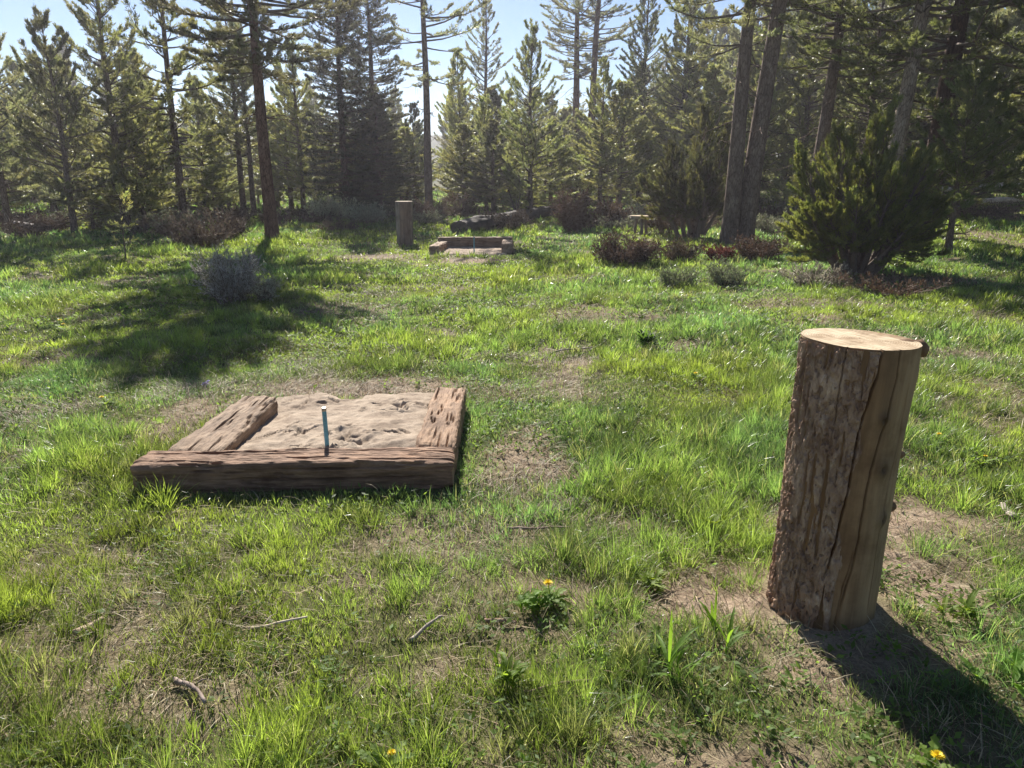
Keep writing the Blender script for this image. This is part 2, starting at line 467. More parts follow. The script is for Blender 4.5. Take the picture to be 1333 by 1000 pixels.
def rrect(wd, ht, r=.02, per=.012):
    pts = []
    hx, hy = wd / 2, ht / 2
    cs = [(hx - r, hy - r, 0), (-hx + r, hy - r, 90), (-hx + r, -hy + r, 180), (hx - r, -hy + r, 270)]
    for i, (cx, cy, a0) in enumerate(cs):
        for a in np.linspace(a0, a0 + 90, 4): pts.append((cx + r * math.cos(R(a)), cy + r * math.sin(R(a))))
        nx_, ny_, b0 = cs[(i + 1) % 4]
        p0 = np.array(pts[-1]); p1 = np.array((nx_ + r * math.cos(R(b0)), ny_ + r * math.sin(R(b0))))
        k = max(2, int(np.linalg.norm(p1 - p0) / per))
        for t in np.arange(1, k) / k: pts.append(tuple(p0 * (1 - t) + p1 * t))
    return np.array(pts)

# ------------------------------------------------------------------ the big log post
def log_post(loc, label, H=1.0, r=.21, rz=0, hero=True, tilt=None):
    root = thing('log_post', loc, label, 'log post', 'log posts beside the horseshoe pits', rz, tilt)
    n, rows = (720, 190) if hero else (64, 30)
    zs = np.linspace(-.12, H, rows)
    def prof(z): return 1 + .03 * np.exp(-np.clip(z + .05, 0, 9) / .12) + .02 * (z / H)
    cracks = [(-2.0, -.75, .25, 1.06, .0032, .022), (-1.62, -.7, .1, 1.06, .0028, .018), (-1.2, -.42, .1, .9, .0022, .010), (-2.5, -.5, .75, 1.04, .0022, .01), (-.9, -.3, .2, .8, .002, .008), (-1.75, -.5, .0, .30, .0025, .01)]
    def disp(P, N):
        th = np.arctan2(P[..., 1], P[..., 0]); z = P[..., 2]
        d = (fbm3(P[..., 0] * 5, P[..., 1] * 5, z * 1.6, 5, 3) - .5) * .03
        d += (fbm3(P[..., 0] * 40, P[..., 1] * 40, z * 4, 8, 3) - .5) * .006
        for t0, sl_, z0, z1, wd, dp in cracks:
            tc_ = t0 + sl_ * (H - z) * .55 + .03 * np.sin(z * 11 + t0 * 5) + (fbm2(z * 16, z * 0 + t0, 9, 3) - .5) * .06
            dd = np.abs((th - tc_ + PI) % (2 * PI) - PI) * r
            d -= dp * np.exp(-(dd / wd) ** 2) * sstep(z0 - .06, z0 + .06, z) * (1 - sstep(z1 - .02, z1 + .03, z))
        for tk, zk, s_ in ((-1.55, .62, .035), (-1.75, .80, .02), (-1.35, .43, .025), (-.55, .93, .05), (-.35, .61, .03)):
            dd = np.sqrt((((th - tk + PI) % (2 * PI) - PI) * r) ** 2 + (z - zk) ** 2)
            d += .012 * np.exp(-(dd / s_) ** 2) - .016 * np.exp(-(dd / (s_ * .32)) ** 2)
        return d
    def tintf(P):
        th = np.arctan2(P[..., 1], P[..., 0]); z = P[..., 2]
        k = .78 + .3 * fbm3(P[..., 0] * 9, P[..., 1] * 9, z * 2, 77, 3)
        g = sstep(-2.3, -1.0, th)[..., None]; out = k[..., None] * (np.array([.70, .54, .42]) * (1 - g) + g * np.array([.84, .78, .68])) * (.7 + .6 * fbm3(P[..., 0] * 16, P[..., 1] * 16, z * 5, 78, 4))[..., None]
        for tk, zk, s_ in ((-1.55, .62, .03), (-1.75, .80, .02), (-1.35, .43, .025)):
            dd = np.sqrt((((th - tk + PI) % (2 * PI) - PI) * r) ** 2 + ((z - zk) * .8) ** 2)
            out *= (1 - .6 * np.exp(-(dd / s_) ** 2))[..., None]
        soil = np.exp(-np.clip(z - .03, 0, 9) / .05)[..., None]  # wood tint darkens towards the foot of the post
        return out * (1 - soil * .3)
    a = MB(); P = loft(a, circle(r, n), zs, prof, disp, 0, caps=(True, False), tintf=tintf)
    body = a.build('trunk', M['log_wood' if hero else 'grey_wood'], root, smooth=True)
    # sawn top: its own mesh, a hair wider than nothing, edges slightly chipped
    t = MB(); rim = P[-1]; cen = rim.mean(0)
    fs = np.linspace(1, .02, 16); V = np.stack([rim * f + cen * (1 - f) for f in fs])
    V[..., 2] += .0015 + (fbm3(V[..., 0] * 60, V[..., 1] * 6, V[..., 2] * 0, 4, 3) - .5) * .006 * (fs < .99)[:, None]
    i = np.arange(len(fs) - 1)[:, None] * n; j = np.arange(n)[None]; k = (j + 1) % n
    t.add(V.reshape(-1, 3), np.stack([i + j, i + k, i + n + k, i + n + j], -1).reshape(-1, 4))
    t.build('cut_top', M['cut'], root)
    # bark still clinging to one side: a thin ragged shell
    nb, rb = (440, 300) if hero else (40, 30)
    th = np.linspace(-3.75, -1.35, nb); zb = np.linspace(-.08, H - .004, rb)
    T, Zb = np.meshgrid(th, zb)
    base = P.reshape(rows, n, 3); rad = np.sqrt((base[..., :2] ** 2).sum(-1))
    # radius of the wood under the bark
    ti = ((T % (2 * PI)) / (2 * PI) * n).astype(int) % n; zi = np.clip(np.searchsorted(zs, Zb), 0, rows - 1)
    rw = rad[zi, ti]
    edge = -2.0 - .55 * (H - Zb) * .55 * .6 + (fbm2(Zb * 9, Zb * 0, 15, 4) - .5) * .35
    inside = sstep(0, .10, edge - T) * sstep(-3.75, -3.6, T)
    flake = fbm3(np.cos(T) * 9, np.sin(T) * 9, Zb * 5, 91, 4)
    flake2 = fbm3(np.cos(T) * 11, np.sin(T) * 11, Zb * 34, 95, 4)
    hole = sstep(.60, .66, flake)
    th_ = -.006 + inside * (.009 + .008 * sstep(.40, .50, flake2) + .006 * (flake - .5) + .012 * (fbm3(np.cos(T) * 24, np.sin(T) * 24, Zb * 60, 97, 3) - .5)) * (1 - hole)
    rr_ = rw + th_
    V = np.stack([rr_ * np.cos(T), rr_ * np.sin(T), Zb], -1)
    i = np.arange(rb - 1)[:, None] * nb; j = np.arange(nb - 1)[None]
    bk = MB(); tv = (.85 + .3 * flake2)[..., None] * np.ones(3)
    bk.add(V.reshape(-1, 3), np.stack([i + j, i + j + 1, i + nb + j + 1, i + nb + j], -1).reshape(-1, 4), None, 0, tv.reshape(-1, 3))
    if hero: bk.build('bark', M['log_bark'], root)
    if hero:
        for tk, zk, L, rk, up_ in ((-.42, .985, .055, .032, .5), (-.40, .61, .035, .016, .3), (-.42, .425, .03, .020, .0)):
            k_ = MB(); d = Vector((math.cos(tk), math.sin(tk), up_)).normalized()
            c0 = np.array((math.cos(tk) * (r - .035), math.sin(tk) * (r - .035), zk)); d = np.array(d)
            s = np.linspace(0, 1, 7)
            rad_ = rk * (1.5 - .75 * s) * (1 + .15 * np.sin(s * 9)); rad_[-1] *= .55
            pts = c0 + s[:, None] * (L + .035) * d; pts[:, 2] += .008 * np.sin(s * 5)
            k_.tube(pts, rad_, 14, 0, (.45, .36, .3)); k_.build('knot', M['log_wood'], root, smooth=True)
    return root

log_post((LOG[0] - .02, LOG[1], 0.02), 'large upright log post with cracked side and sawn pale top in the near grass', 1.035, .187, R(20), True, (0, R(1.8)))
fx, fy, fz = at(527, 320)
log_post((fx, fy + .1, fz), 'distant upright log post on grass left of the farther horseshoe pit', 1.04, .2, R(60), hero=False)

# ------------------------------------------------------------------ horseshoe pits
def timber(root, p0, p1, w0, w1, ht, z0, seed, tcol=(1, 1, 1), per=.008):
    p0 = np.array(p0, float); p1 = np.array(p1, float); L = np.linalg.norm(p1 - p0)
    sec = rrect(1.0 * (w0 + w1) / 2, ht, .022, per)
    zs = np.linspace(0, L, int(L / per) + 2)
    wm = (w0 + w1) / 2
    def disp(P, N):
        x, y, z = P[..., 0], P[..., 1], P[..., 2]
        d = (fbm3(x * 7, y * 7, z * 1.3, seed, 3) - .5) * .022
        d = d + (fbm3(x * 50, y * 50, z * 11, seed + 5, 4) - .5) * .020 + (fbm3(x * 9, y * 9, z * 6, seed + 6, 3) - .5) * .012
        # checks running along the grain
        g = fbm3(x * 22, y * 22, z * .8, seed + 9, 2); d = d - .022 * np.exp(-((g - .5) / .016) ** 2)
        # knocked and rotten edges
        cor = np.abs(N[..., 0] * N[..., 1]) * 2
        d = d - cor * .028 * sstep(.48, .7, fbm3(x * 3, y * 3, z * 5, seed + 13, 3))
        e = np.minimum(z, L - z); d = d - .014 * np.exp(-e / .015)
        return d
    def bend(P):
        t = P[..., 2] / L; P = P.copy(); P[..., 0] *= (w0 + (w1 - w0) * t) / wm
        P[..., 2] += (fbm3(P[..., 0] * 14, P[..., 1] * 14, t * 0, seed + 21, 3) - .5) * .035 * (np.where(t < .03, 1, 0) - np.where(t > .97, 1, 0))
        return P
    def tf(P):
        k = .72 + .55 * fbm3(P[..., 0] * 4, P[..., 1] * 4, P[..., 2] * 2.5, seed + 30, 3)
        return k[..., None] * np.array(tcol)
    m_ = MB(); loft(m_, sec, zs, None, disp, 0, caps=(True, True), bend=bend, tintf=tf)
    o = m_.build('timber', M['timber'], root)
    d = (p1 - p0) / L; zax = Vector((d[0], d[1], 0)); yax = Vector((0, 0, 1)); xax = yax.cross(zax)
    rot = Matrix((xax, yax, zax)).transposed().to_4x4()
    o.matrix_local = Matrix.Translation(Vector((p0[0], p0[1], z0 + ht / 2))) @ rot
    return o

pc = (-1.1, 4.4)
near = thing('horseshoe_pit', (pc[0], pc[1], 0), 'big near horseshoe pit of three weathered timbers around sand', 'horseshoe pit', 'horseshoe pits facing each other')
def loc_(p): return (p[0] - pc[0], p[1] - pc[1])
timber(near, loc_((-1.99, 3.80)), loc_((-.315, 3.865)), .245, .25, .215, -.06, 3, (.85, .72, .66))
timber(near, loc_((-.43, 3.985)), loc_((-.435, 5.20)), .225, .215, .215, -.055, 23, (.98, .88, .80))
timber(near, loc_((-1.745, 3.90)), loc_((-1.715, 4.99)), .31, .235, .20, -.045, 43, (.95, .95, .94))

def sand_bed(x0, x1, y0, y1, zf, zb, seed, front_low, step=.012):
    xs = np.arange(x0, x1 + step, step); ys = np.arange(y0, y1 + step, step)
    X_, Y_ = np.meshgrid(xs, ys); u = (X_ - x0) / (x1 - x0); v = (Y_ - y0) / (y1 - y0)
    z = zf + (zb - zf) * v + (.085 * u * (1 - .6 * v) - .045 if not front_low else 0)
    z = z + (fbm2(X_ * 3, Y_ * 3, seed, 3) - .5) * .045 + (fbm2(X_ * 14, Y_ * 14, seed + 3, 3) - .5) * .018 + (fbm2(X_ * 45, Y_ * 45, seed + 5, 2) - .5) * .008
    r2 = np.random.default_rng(seed)
    ccs = [(r2.uniform(x0 + .25, x1 - .2), r2.uniform(y0 + .12, y1 - .45)) for _ in range(6)]
    for _ in range(46):     # scuffs and footprints
        cq = ccs[r2.integers(6)]; cx, cy = cq[0] + r2.normal() * .12, cq[1] + r2.normal() * .09; a = r2.uniform(0, PI); l, wd = r2.uniform(.015, .11), r2.uniform(.010, .04)
        dx, dy = X_ - cx, Y_ - cy; p, q_ = dx * np.cos(a) + dy * np.sin(a), -dx * np.sin(a) + dy * np.cos(a)
        e = (p / l) ** 2 + (q_ / wd) ** 2
        z = z - r2.uniform(.008, .035) * np.exp(-e ** 2) + .010 * np.exp(-(e - 1.6) ** 2)
    if not front_low: z = z - .09 * (1 - sstep(.0, .16, v)) * sstep(.5, .9, u) - .05 * sstep(.94, 1, u)
    open_edge = (1 - v) if front_low else v
    wob = (fbm2(X_ * 5, Y_ * 5, seed + 8, 3) - .5) * .35
    z = z - .16 * sstep(.80, 1.0, open_edge + wob * .6) - .05 * sstep(.93, 1.0, open_edge)
    i = np.arange(len(ys) - 1)[:, None] * len(xs) + np.arange(len(xs) - 1)[None]; n = len(xs)
    m_ = MB(); m_.add(np.stack([X_, Y_, z], -1), np.stack([i, i + 1, i + n + 1, i + n], -1).reshape(-1, 4))
    tag(m_.build('sand', M['sand'], smooth=True), kind='structure')
sand_bed(-1.72, -.45, 3.86, 5.62, .125, .075, 5, False)

def stake(x, y, z, L, lean, label):
    root = thing('horseshoe_stake', (x, y, z), label, 'stake', 'horseshoe stakes', 0, lean)
    a = MB(); s = np.array([-.15, 0, L * .5, L * .93]); a.tube([(0, 0, t) for t in s], .0125, 20); a.build('rod', M['stake'], root, smooth=False)
    b = MB(); b.tube([(0, 0, L * .931), (0, 0, L * .985), (0, 0, L)], [.0132, .0132, .010], 20); b.build('worn_tip', M['stake_bare'], root)
stake(-1.055, 4.09, .06, .29, (R(4), R(0)), 'teal steel stake standing in the sand of the near pit')

fp = at(615, 331)
FY = fp[1]; fpit = thing('horseshoe_pit', (-.87, FY + .7, fp[2]), 'small distant horseshoe pit with dark backboard beyond the meadow', 'horseshoe pit', 'horseshoe pits facing each other')
timber(fpit, (-.84, .75), (.88, .80), .22, .22, .30, -.05, 103, (.75, .72, .7), .03)
timber(fpit, (-.80, -.62), (-.72, .62), .24, .24, .24, -.07, 123, (1.0, .98, .95), .03)
timber(fpit, (.76, -.50), (.78, .66), .24, .24, .26, -.05, 143, (1.1, 1.05, 1.0), .03)
sand_bed(-1.62, -.12, FY - .4, FY + 1.4, .0 + fp[2], .03 + fp[2], 9, True, .03)
stake(fp[0] + .03, FY + .12, fp[2] + .05, .32, (R(4), R(1)), 'thin steel stake standing before the distant pit backboard')

# ------------------------------------------------------------------ conifers
def needles(mb, P0, D, Ln, K, nl, nw, tint, mat=0, spread=(.5, 1.0), r=None, t0=.12):
    r = r or rng
    N = len(P0)
    D = D / (np.linalg.norm(D, axis=1)[:, None] + 1e-9)
    up = np.where(np.abs(D[:, 2:3]) < .9, np.array([[0, 0, 1.]]), np.array([[1., 0, 0]]))
    U = np.cross(D, up); U /= np.linalg.norm(U, axis=1)[:, None]; V = np.cross(D, U)
    t = t0 + (1 - t0) * (np.arange(K)[None] + r.random((N, K))) / K
    ph = r.random((N, K)) * 2 * PI; a = r.uniform(spread[0], spread[1], (N, K)) * (1.15 - .55 * t)
    base = P0[:, None] + D[:, None] * (t * Ln[:, None])[..., None]
    rad = np.cos(ph)[..., None] * U[:, None] + np.sin(ph)[..., None] * V[:, None]
    nd_ = D[:, None] * np.cos(a)[..., None] + rad * np.sin(a)[..., None]
    nd_[..., 2] += .12
    L = nl * r.uniform(.75, 1.2, (N, K))
    tip = base + nd_ * L[..., None]
    sd_ = np.cross(nd_, r.normal(size=(N, K, 3))); sd_ /= np.linalg.norm(sd_, axis=2)[..., None] + 1e-9
    hw = nw * .5 * r.uniform(.7, 1.3, (N, K))[..., None]
    mid = base + nd_ * (L * .45)[..., None]
    v = np.stack([base, mid - sd_ * hw, tip, mid + sd_ * hw], 2).reshape(-1, 3)
    q = np.arange(N * K * 4).reshape(-1, 4)
    c = np.repeat(tint * r.uniform(.85, 1.15, (N, 1)), K * 4, axis=0)
    mb.add(v, q, None, mat, c)

def conifer(seed, H, r0, cb, Rmax, shape=.8, dz=.28, nb=5, sp=.075, twl=.22, nl=.10, nw=.020, K=14, e_lo=-5, e_hi=45, curve=35,
            tint=(1, 1, 1), bendx=0., nside=10, dead=0, irregular=.25, gap=0., start=.22, base_w=.55, twigwood=False, vup=(-.15, .55)):
    r = np.random.default_rng(seed)
    tr = MB(); cr = MB()
    tz = np.linspace(-.3, H, 26)
    wob = lambda z: np.stack([bendx * (z / H) ** 2 * H * .1 + .05 * np.sin(z * .9 + seed) * (z / H), .05 * np.cos(z * .7 + seed * 2) * (z / H), z], -1)
    rad = r0 * np.clip(1 - tz / H, .02, 1) ** .75 * (1 + .35 * np.exp(-np.clip(tz, 0, 9) / .18))
    tr.tube(wob(tz), rad, nside, 0)
    for _ in range(dead):
        z = r.uniform(min(.12 * H, cb * .5), max(cb * 1.02, .25 * H)); ph = r.random() * 2 * PI; L = r.uniform(.35, 1.3)
        s = np.linspace(0, 1, 5); p = wob(np.full(5, z)); el = R(r.uniform(-25, 25))
        p = p + np.stack([np.cos(ph) * L * s * math.cos(el), np.sin(ph) * L * s * math.cos(el), L * s * math.sin(el) - .18 * L * s * s], -1)
        p[1:] += r.normal(size=(4, 3)) * .03
        tr.tube(p, .016 * (1 - .8 * s), 4, 0, (.8, .75, .75), False)
        for q_ in range(3):
            i = r.integers(1, 4); d = r.normal(size=3) * .22; tr.tube([p[i], p[i] + d * .6, p[i] + d + [0, 0, -.05]], [.006, .004, .002], 3, 0, (.8, .75, .75), False)
    P0 = []; D = []; LN = []; C = []
    z = cb
    while z < H - .12:
        t = (z - cb) / (H - cb)
        prof = np.clip((1 - t), 0, 1) ** shape * np.clip(base_w + (1 - base_w) * t / .22, 0, 1)
        for b in range(max(2, int(round(nb * r.uniform(.7, 1.2))))):
            if r.random() < gap: continue
            L = Rmax * prof * r.uniform(1 - irregular * 1.6, 1 + irregular) + .10
            if L < .12: continue
            ph = r.random() * 2 * PI; el0 = R(e_lo + (e_hi - e_lo) * t + r.uniform(-12, 12)); cv = R(curve * r.uniform(.4, 1.3))
            zz = z + r.uniform(-.5, .5) * dz
            n = 7; s = np.linspace(0, 1, n); el = el0 + cv * s ** 1.5
            hx = np.concatenate([[0], np.cumsum(np.cos(el[:-1]) * L / (n - 1))]); hz = np.concatenate([[0], np.cumsum(np.sin(el[:-1]) * L / (n - 1))])
            pa = ph + np.cumsum(r.normal(size=n)) * .06
            o = wob(np.array([zz]))[0]
            p = o + np.stack([np.cos(pa) * hx, np.sin(pa) * hx, hz], -1)
            cr.tube(p, max(.006, .014 * L) * (1 - .85 * s) + .002, 4, 1, (.8, .8, .8), False)
            m_ = max(3, int((L * (1 - start) + .1) / sp)); ss = np.sort(start + (1 - start) * r.random(m_) ** .8); ss[-1] = .93
            pi = np.stack([np.interp(ss, s, p[:, k]) for k in range(3)], -1)
            tg = np.gradient(p, axis=0); tg = np.stack([np.interp(ss, s, tg[:, k]) for k in range(3)], -1); tg /= np.linalg.norm(tg, axis=1)[:, None]
            lat = np.stack([-tg[:, 1], tg[:, 0], np.zeros(m_)], -1); sgn = np.where(np.arange(m_) % 2, 1, -1)[:, None]
            ang = R(1) * r.uniform(25, 65, m_)[:, None] * np.where(ss > .9, .1, 1)[:, None]
            d = tg * np.cos(ang) + lat * sgn * np.sin(ang) + np.array([0, 0, 1]) * r.uniform(vup[0], vup[1], (m_, 1))
            ln = twl * r.uniform(.6, 1.2, m_) * (.55 + .6 * L / (Rmax + .2)) * (1.15 - .5 * ss)
            P0.append(pi); D.append(d); LN.append(ln)
            C.append(np.repeat((np.array(tint) * r.uniform(.8, 1.2) * np.array([r.uniform(.93, 1.1), 1, r.uniform(.85, 1.1)]))[None], m_, 0))
        z += dz * r.uniform(.8, 1.2)
    # leader shoot
    top = wob(np.array([H - .15]))
    P0.append(top); D.append(np.array([[0, 0, 1.]])); LN.append(np.array([.25])); C.append(np.array([tint]))
    P0 = np.concatenate(P0); D = np.concatenate(D); LN = np.concatenate(LN); C = np.concatenate(C)
    needles(cr, P0, D, LN, K, nl, nw, C, 0, r=r)
    if twigwood:
        dn = D / np.linalg.norm(D, axis=1)[:, None]
        for a_, b_, l_ in zip(P0, dn, LN): cr.tube([a_, a_ + b_ * l_ * .9], [.004, .002], 3, 1, (.9, .9, .9), False)
    return tr, cr

def plant_tree(loc, label, args, mat='needle', bark='bark', name='pine_tree', cat='pine tree', group=None, rz=0, tilt=(0, 0)):
    root = thing(name, loc, label, cat, group, rz, tilt)
    tr, cr = conifer(**args)
    tr.build('trunk', M[bark], root, smooth=True)
    cr.build('crown', [M[mat], M['twig']], root)
    return root

def young(seed, H, Rm, **k):
    a = dict(seed=seed, H=H, r0=.012 * H + .03, cb=.08 * H, Rmax=Rm * 1.25, shape=.68, dz=.2, nb=6, sp=.050, twl=.25, K=19, nl=.095, nw=.020, irregular=.36, gap=.08, start=.32, dead=8, e_lo=5, e_hi=50, curve=40); a.update(k); return a
def tall(seed, H, r0, cbf, Rm, **k):
    a = dict(seed=seed, H=H, r0=r0, cb=cbf * H, Rmax=Rm * 1.2, shape=.55, dz=.30, nb=5, e_lo=-12, e_hi=40, curve=45, dead=14, irregular=.42, gap=.10, base_w=.5, nside=14, sp=.05, twl=.26, K=19, nw=.020, start=.42); a.update(k); return a
def spruce(seed, H, Rm, **k):
    a = dict(seed=seed, H=H, r0=.014 * H + .02, cb=.05 * H, Rmax=Rm * 1.2, shape=.62, dz=.17, nb=7, e_lo=-18, e_hi=35, curve=20, sp=.05, twl=.30, nl=.085, nw=.022, K=15, tint=(1, 1, 1), base_w=.8); a.update(k); return a

LITE = (1.08, 1.1, .88); GREY = (.92, .91, 1.0); OLIVE = (1.0, .98, .82)
# front row, left to right -------------------------------------------------
plant_tree(at(14, 303), 'pine at the left picture edge with a short bare stem', young(11, 6.0, 1.15, cb=1.1, dead=8, tint=GREY))
plant_tree(at(98, 306), 'pointed young pine near the left edge, tip clear against the sky', young(12, 5.5, 1.35, cb=.75, dead=10, tint=GREY, dz=.22))
plant_tree(at(166, 300), 'tall leafy pine between the pointed young pine and the bushy pine behind the brown brush', young(13, 8.6, 1.45, cb=.5, tint=OLIVE, nb=5))
plant_tree(at(241, 296), 'bushy pine with visible dark stem rising behind the dead brown brush', tall(14, 9.4, .13, .08, 1.9, shape=.7, dz=.26, nb=5, tint=OLIVE))
plant_tree(at(205, 290), 'dense low dark conifer crowded under the bushy pine', spruce(15, 3.6, 1.35, tint=(.95, 1, 1)), 'needle_dark', name='conifer_tree', cat='conifer')
plant_tree(at(355, 313), 'tall pine with straight bare trunk standing alone at the grass edge on the left', tall(16, 10.8, .175, .39, 2.25, tint=(.7, .68, .75), dz=.21, nb=7, gap=.0, irregular=.32, K=24, start=.3), bark='bark_red', tilt=(0, R(-.6)))
plant_tree(at(318, 281), 'pine with dark stem seen just left of the lone tall trunk', young(17, 8.0, 1.3, cb=2.0, dead=10, tint=GREY))
plant_tree(at(331, 281), 'thin twin stemmed pine touching the lone tall trunk on its left', young(18, 7.0, 1.0, cb=2.2, dead=6, tint=GREY))
plant_tree(at(396, 281), 'thin pine with low boughs right of the lone tall trunk', young(19, 6.6, 1.35, cb=.9, dead=8, tint=LITE))
plant_tree(at(452, 283), 'darker left one of the twin narrow spruces', spruce(20, 9.8, 1.45), 'needle_dark', name='spruce_tree', cat='spruce', group=None)
plant_tree(at(491, 277), 'right one of the twin narrow spruces with a bit of stem showing at its foot', spruce(21, 10.5, 1.35, cb=1.6, tint=(1.35, 1.3, 1.2)), 'needle_dark', name='spruce_tree', cat='spruce')
plant_tree(at(541, 273), 'small dark young conifer squeezed in behind the distant log post', young(22, 4.6, .75, cb=.6, tint=(.7, .75, .8)), 'needle_dark', name='conifer_tree', cat='conifer')
plant_tree(at(559, 283), 'tall pine with slender straight trunk rising behind the distant log post', tall(23, 12.2, .165, .40, 1.9, tint=GREY, dz=.36))
plant_tree(at(600, 268), 'loose pale pine right of the tall trunk behind the log post', young(24, 7.2, 1.2, cb=1.0, tint=LITE, gap=.1))
plant_tree(at(634, 262), 'open topped pine whose bare leader stands in the sky gap', young(25, 11.2, 1.55, cb=3.0, tint=GREY, dz=.36, gap=.12, dead=10))
plant_tree(at(633, 277), 'small light green pine in front of the open topped pine', young(26, 4.5, 1.05, cb=.5, tint=LITE))
plant_tree(at(690, 284), 'full conical pine standing over the end of the fallen log', young(27, 6.6, 1.55, cb=.35, tint=(.9, .95, .8), nb=6, dz=.2, sp=.062))
plant_tree(pt(742, 44), 'left one of two reddish bare trunks far back between the conical pines', tall(28, 15.5, .24, .42, 2.0, tint=GREY), bark='bark_red')
plant_tree(pt(757, 43), 'right leaning one of two reddish bare trunks far back between the conical pines', tall(29, 16, .24, .42, 2.1, tint=GREY), bark='bark_red', tilt=(0, R(2.2)))
plant_tree(at(780, 283), 'slim light young pine with thin stem by the red twigged shrubs', young(30, 5.6, 1.15, cb=.8, tint=LITE, dz=.28, gap=.05))
plant_tree(at(832, 262), 'dark full pine behind the slab stool', young(31, 10.5, 1.8, cb=.8, tint=(.8, .85, .8), nb=5))
plant_tree(at(884, 262), 'tall olive pine behind the leaning trunks on their left', young(32, 10.5, 1.9, cb=1.2, tint=OLIVE))
plant_tree(at(948, 321), 'nearly upright brown trunk, left of the close leaning pair', tall(33, 11.5, .20, .40, 1.9, dead=18, K=16), tilt=(0, R(1.0)))
plant_tree(at(966, 320), 'thick grey trunk leaning right, the right one of the close pair', tall(34, 12.5, .235, .42, 2.1, dead=14, K=16), tilt=(0, R(4.2)))
plant_tree(pt(1032, 21), 'leaning trunk rising behind the round bushy pine, left of the pale trunk', tall(36, 12, .19, .34, 2.3, dead=12, dz=.24, nb=6, gap=.02, tint=(.8, .85, .7)), tilt=(0, R(3.0)))
# the round bushy pine
bx, by, bz = at(1110, 356)
def bushy_pine(loc, label, seed, leaders, mat, hs=1.0):
    r = np.random.default_rng(seed); root = thing('pine_tree', loc, label, 'pine tree')
    tr = MB(); t = np.linspace(-.2, .75, 9)
    tr.tube(np.stack([.03 * np.sin(t * 4), .02 * np.cos(t * 3), t], -1), .15 * (1.25 - .5 * np.clip(t, 0, 1)), 16)
    cr = MB()
    for (dx, dy, H, lean, Rm) in leaders:
        dx *= .72; dy *= .72; lean *= .78; H *= hs * r.uniform(.85, 1.12); Rm *= .85
        t1, c1 = conifer(int(r.integers(1e6)), H, .045, .12 * H, Rm, shape=.5, dz=.10, nb=5, sp=.045, twl=.17, nl=.065, nw=.011, K=26, e_lo=15, e_hi=65, curve=50,
                         tint=np.array((1, 1, .95)) * r.uniform(.75, 1.2), base_w=.8, irregular=.5, gap=.18, start=.3, vup=(-.1, 1.2), nside=6, twigwood=True)
        az = math.atan2(dy, dx); ax = Matrix.Rotation(lean, 3, Vector((-math.sin(az), math.cos(az), 0))); A = np.array(ax)
        z0 = r.uniform(.15, .45)
        for b_, mo in ((t1, 1), (c1, None)):
            for kk in range(len(b_.v)): b_.v[kk] = b_.v[kk] @ A.T + np.array([dx, dy, z0])
        off = cr.n
        for src, fm in ((t1, 1), (c1, None)):
            o = cr.n
            cr.v += src.v; cr.c += src.c
            cr.q += [q + o for q in src.q]; cr.t += [q + o for q in src.t]
            cr.qm += [np.full(len(m_), 1) if fm else m_ for m_ in src.qm]; cr.tm += [np.full(len(m_), 1) if fm else m_ for m_ in src.tm]
            cr.n += src.n
    tr.build('trunk', M['bark'], root, smooth=True); cr.build('crown', [M[mat], M['twig']], root)
    return root
LD = [(0, 0, 1.8, .05, .75), (.25, .1, 2.35, .12, .6), (-.3, -.1, 2.1, .2, .6), (.45, -.25, 1.6, .42, .7), (-.45, .2, 1.55, .5, .65), (.1, -.4, 1.45, .5, .7), (-.1, .45, 1.7, .4, .7),
      (-.55, -.2, 1.2, .85, .55), (.6, .15, 1.5, .6, .65), (.55, -.35, 1.15, .9, .55), (-.25, -.5, 1.15, .8, .55), (-.6, .1, 1.0, 1.05, .5), (.35, .5, 1.4, .6, .6), (.65, -.05, 1.1, 1.0, .5), (-.4, -.4, 1.05, 1.0, .5), (.2, -.55, 1.0, .95, .5)]
bushy_pine(at(902, 310), 'bushy olive young pine with upswept shoots at the foot of the leaning trunks', 35, [(0, 0, 2.9, .06, .7), (-.4, 0, 2.3, .25, .65), (.35, -.1, 2.2, .25, .6), (-.7, -.1, 1.7, .55, .55), (.1, -.5, 1.7, .45, .6), (.6, .1, 1.4, .7, .5), (-.3, -.45, 1.4, .7, .5), (-.85, .15, 1.3, .8, .5), (.1, .5, 2.0, .3, .6)], 'needle_olive')
bushy_pine((bx, by, bz), 'round bushy pine with upswept boughs and thick short stem in front on the right', 37, LD, 'needle_green', 1.05)
plant_tree(pt(1208, 16.5), 'dark young pine rising close behind the round bushy pine on its right', young(54, 3.6, 1.0, cb=.7, tint=(.6, .68, .5), gap=.05))  # needle tint darkened to paint in the forest shade
plant_tree(pt(1118, 19), 'pale sunlit trunk rising behind the round bushy pine on its right', tall(38, 12.5, .215, .33, 2.5, dead=12, dz=.24, nb=6, gap=.06, tint=(.6, .66, .52)), bark='bark_pale', tilt=(0, R(4.5)))
plant_tree(pt(1172, 19.5), 'thick dark reddish trunk in the shade near the right edge', tall(39, 13, .27, .22, 2.9, dead=12, dz=.24, nb=6, gap=.02, tint=(.7, .75, .6)), bark='bark_shaded', tilt=(0, R(2.5)))
plant_tree(at(1238, 213), 'thin dark trunk, left one of three behind the grey slash logs', tall(40, 13, .19, .32, 2.0), bark='bark_red', tilt=(0, R(2)))
plant_tree(at(1264, 211), 'thin dark trunk, middle one of three behind the grey slash logs', tall(41, 12, .14, .32, 1.8), bark='bark_red', tilt=(0, R(1)))
plant_tree(at(1292, 215), 'dark trunk, right one of three behind the grey slash logs', tall(42, 12.5, .17, .3, 2.0), bark='bark_red', tilt=(0, R(2)))
